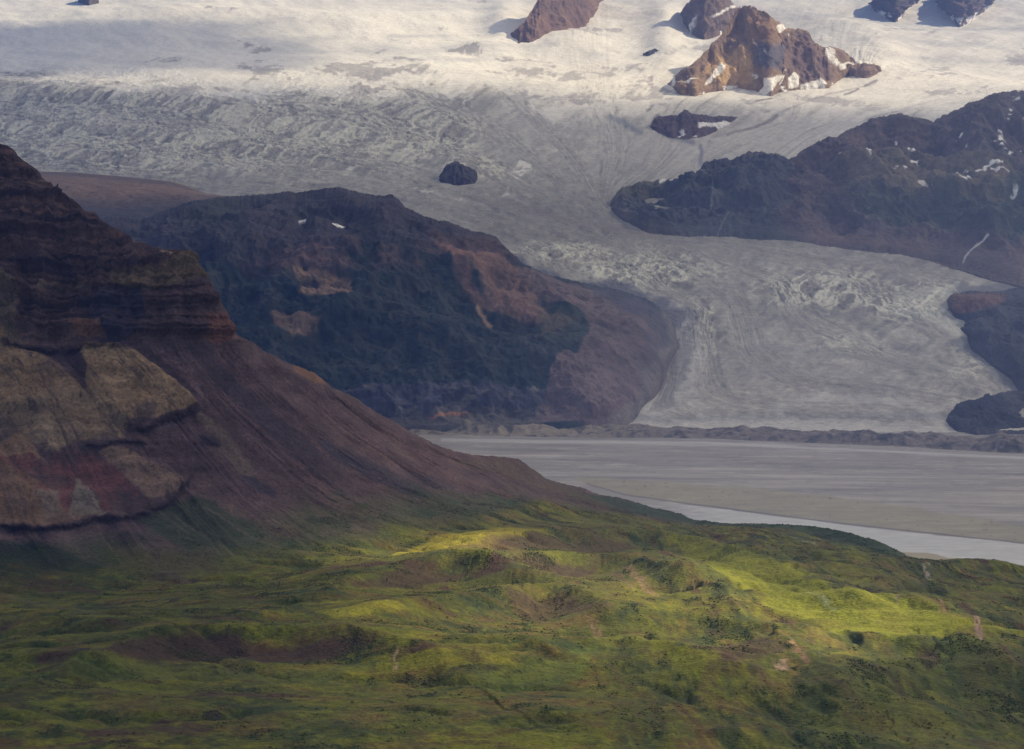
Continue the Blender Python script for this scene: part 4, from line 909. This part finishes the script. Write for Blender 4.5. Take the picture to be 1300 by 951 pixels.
# ================================================================== CLOUD DECK (its shadows dapple the land)
ZC = 4700.0
def ground_z(Yg):
    return np.interp(Yg, [0, 2500, 4500, 5400, 6500, 12200, 12750, 13750, 14600, 16100, 18400, 20000, 22300, 24900, 28000, 31500, 36000],
                     [600, 570, 520, 430, 0, 0, 60, 246, 398, 685, 1040, 1260, 1593, 2000, 2504, 3119, 4000])
def cloud(name, x0, x1, y0, y1, step, dens_fn, thick):
    xs = np.arange(x0, x1, step); ys = np.arange(y0, y1, step); CXg, CYg = np.meshgrid(xs, ys)
    GY = CYg-S[1]/S[2]*(ZC-500)
    for _ in range(12): GY = CYg-S[1]/S[2]*(ZC-ground_z(GY))
    GX = CXg-S[0]/S[2]*(ZC-ground_z(GY))
    gyc = np.maximum(GY, 300); px = CX+F*GX/gyc; py = PY0+(H-ground_z(GY))*F/gyc
    dens = np.clip(dens_fn(px, py, GX, GY), 0, 1)
    lump = fbm((CXg/900, CYg/900), 5, .55, seed=151)
    th = (60+thick*dens*(1+.6*lump))
    top = np.stack([CXg, CYg, ZC+th*.75], -1); bot = np.stack([CXg, CYg, ZC-th*.25+25*lump], -1)
    ny, nx = CXg.shape; f = grid_faces(ny, nx); keep = dens.ravel()[f].max(1) > .03; f1 = f[keep]
    # side walls on the rim of the kept cells
    e = np.concatenate([f1[:, [0, 1]], f1[:, [1, 2]], f1[:, [2, 3]], f1[:, [3, 0]]]); key = np.sort(e, 1)
    _, inv, cnt = np.unique(key, axis=0, return_inverse=True, return_counts=True); rim = e[cnt[inv.ravel()] == 1]; n0 = nx*ny
    walls = np.stack([rim[:, 0], rim[:, 1], rim[:, 1]+n0, rim[:, 0]+n0], 1)
    faces = np.concatenate([f1[:, ::-1]+0, f1+n0, walls]); V = np.concatenate([top.reshape(-1, 3), bot.reshape(-1, 3)])
    used = np.unique(faces); remap = np.full(len(V), -1); remap[used] = np.arange(len(used))
    d2 = np.concatenate([dens.ravel()]*2)[used]
    return link_mesh(name, V[used], remap[faces], np.repeat(d2[:, None], 3, 1), M_cloud, kind='stuff')
mc = bpy.data.materials.new('cloud_vapour'); mc.use_nodes = True; nt = mc.node_tree; nt.nodes.clear()
out = nt.nodes.new('ShaderNodeOutputMaterial'); mix = nt.nodes.new('ShaderNodeMixShader'); tr = nt.nodes.new('ShaderNodeBsdfTransparent')
tl = nt.nodes.new('ShaderNodeBsdfTranslucent'); tl.inputs['Color'].default_value = (.95, .96, 1, 1); df = nt.nodes.new('ShaderNodeBsdfDiffuse'); df.inputs['Color'].default_value = (.9, .9, .9, 1)
m2_ = nt.nodes.new('ShaderNodeMixShader'); m2_.inputs[0].default_value = .45
nt.links.new(tl.outputs[0], m2_.inputs[1]); nt.links.new(df.outputs[0], m2_.inputs[2])
at = nt.nodes.new('ShaderNodeAttribute'); at.attribute_name = 'col'
nt.links.new(at.outputs['Fac'], mix.inputs[0]); nt.links.new(tr.outputs[0], mix.inputs[1]); nt.links.new(m2_.outputs[0], mix.inputs[2]); nt.links.new(mix.outputs[0], out.inputs[0])
M_cloud = mc
class _Q: pass
def ell(px, py, cx, cy, rx, ry, n_): return sstep(1.25, .6, np.hypot((px-cx)/rx, (py-cy)/ry)+.35*n_)
def near_d(px, py, GX, GY):
    n_ = fbm((GX/260, GY/320), 4, .6, seed=161)
    d = .58+.08*fbm((GX/900, GY/900), 3, seed=162)+.36*sstep(480, 60, px)
    lit = np.zeros_like(px)
    for c in [(590, 705, 210, 24, 1.), (940, 745, 210, 58, .95), (1110, 795, 240, 42, 1.), (860, 700, 200, 22, .7), (690, 820, 230, 26, .7), (1250, 760, 120, 45, .55), (450, 805, 110, 12, .6), (740, 775, 220, 50, .75), (800, 860, 250, 30, .35), (1000, 930, 300, 50, .4)]:
        lit = np.maximum(lit, c[4]*ell(px, py, *c[:4], n_))
    # mild general thinning over the river plain
    plain = sstep(6000, 7200, GY)*.12
    return d*(1-lit)-plain*.3
def far_d(px, py, GX, GY):
    n_ = fbm((GX/1500, GY/1500), 5, .6, seed=163)
    base = .56*sstep(80, 135, py+28*n_-22*sstep(500, 900, px))
    left = .48*sstep(1.2, .75, np.hypot((px-130)/330, (py-62)/36)+.45*n_)
    st = .17*sstep(.0, .35, fbm((GX/2600, GY/900), 5, .6, seed=164))*sstep(0, 30, py)
    return np.maximum(np.maximum(base, left), st)
cloud('cloud_bank', -4500, 13000, 1500, 15500, 70, near_d, 300)
cloud('cloud_bank', -3000, 16000, 15501, 41000, 130, far_d, 350)
print('clouds at %.1fs' % (time.time()-T0))

# ================================================================== HAZE
def box(name, a, b, mat, kind):
    V = np.array([[x, y, z] for z in (a[2], b[2]) for y in (a[1], b[1]) for x in (a[0], b[0])], float)
    Fb = np.array([[0, 2, 3, 1], [4, 5, 7, 6], [0, 1, 5, 4], [2, 6, 7, 3], [0, 4, 6, 2], [1, 3, 7, 5]])
    return link_mesh(name, V, Fb, None, mat, kind, smooth=False)
mh = bpy.data.materials.new('haze_air'); mh.use_nodes = True; nt = mh.node_tree; nt.nodes.clear()
out = nt.nodes.new('ShaderNodeOutputMaterial'); pv = nt.nodes.new('ShaderNodeVolumePrincipled')
pv.inputs['Color'].default_value = (.31, .45, 1.0, 1); pv.inputs['Density'].default_value = 2.9e-5; pv.inputs['Anisotropy'].default_value = .1
nt.links.new(pv.outputs[0], out.inputs['Volume'])
zs = []
for ob in bpy.context.scene.objects:
    if ob.type == 'MESH' and not ob.name.startswith('cloud'): zs += [c[2] for c in ob.bound_box]
print('z range', min(zs), max(zs))
box('haze', (-60500, -3500, min(zs)-1), (60500, 80500, min(max(zs)+25, 4560)), mh, 'stuff')

# ================================================================== CAMERA, SUN, SKY
sc_ = bpy.context.scene
cam = bpy.data.cameras.new('camera'); co = bpy.data.objects.new('camera', cam); sc_.collection.objects.link(co)
co.location = (0, 0, H); co.rotation_euler = (math.radians(90), 0, 0)
cam.sensor_fit = 'HORIZONTAL'; cam.sensor_width = 36; cam.lens = 36*F/1300; cam.shift_x = 0
cam.shift_y = -((951/2)-PY0)/1300
cam.clip_start = 1; cam.clip_end = 150000
sc_.camera = co
sl = bpy.data.lights.new('sun', 'SUN'); sl.energy = 5.0; sl.angle = math.radians(.55); sl.color = (1, .85, .60)
so = bpy.data.objects.new('sun', sl); sc_.collection.objects.link(so)
from mathutils import Vector
so.rotation_euler = Vector(S).to_track_quat('Z', 'Y').to_euler(); so.location = (20000, 10000, 20000)
w = bpy.data.worlds.new('World'); sc_.world = w; w.use_nodes = True; nt = w.node_tree
bg = nt.nodes['Background']; sky = nt.nodes.new('ShaderNodeTexSky'); sky.sky_type = 'NISHITA'; sky.sun_disc = False
sky.sun_elevation = SUN_EL; sky.sun_rotation = SUN_AZ; sky.altitude = 1000; sky.air_density = 1; sky.dust_density = 1
nt.links.new(sky.outputs[0], bg.inputs[0]); bg.inputs[1].default_value = .09
sc_.view_settings.view_transform = 'Standard'; sc_.view_settings.look = 'None'
sc_.view_settings.exposure = 0.88; sc_.view_settings.gamma = 1; sc_.view_settings.use_curve_mapping = False
sc_.render.engine = 'CYCLES'
cy = sc_.cycles
cy.use_denoising = True; cy.denoising_prefilter = 'NONE'; cy.denoiser = 'OPENIMAGEDENOISE'; cy.max_bounces = 6; cy.diffuse_bounces = 3; cy.transparent_max_bounces = 12; cy.volume_bounces = 0
cy.use_adaptive_sampling = True; cy.adaptive_threshold = .01; cy.sample_clamp_indirect = 6
cy.transmission_bounces = 3; cy.glossy_bounces = 1
print('script done %.1fs' % (time.time()-T0))
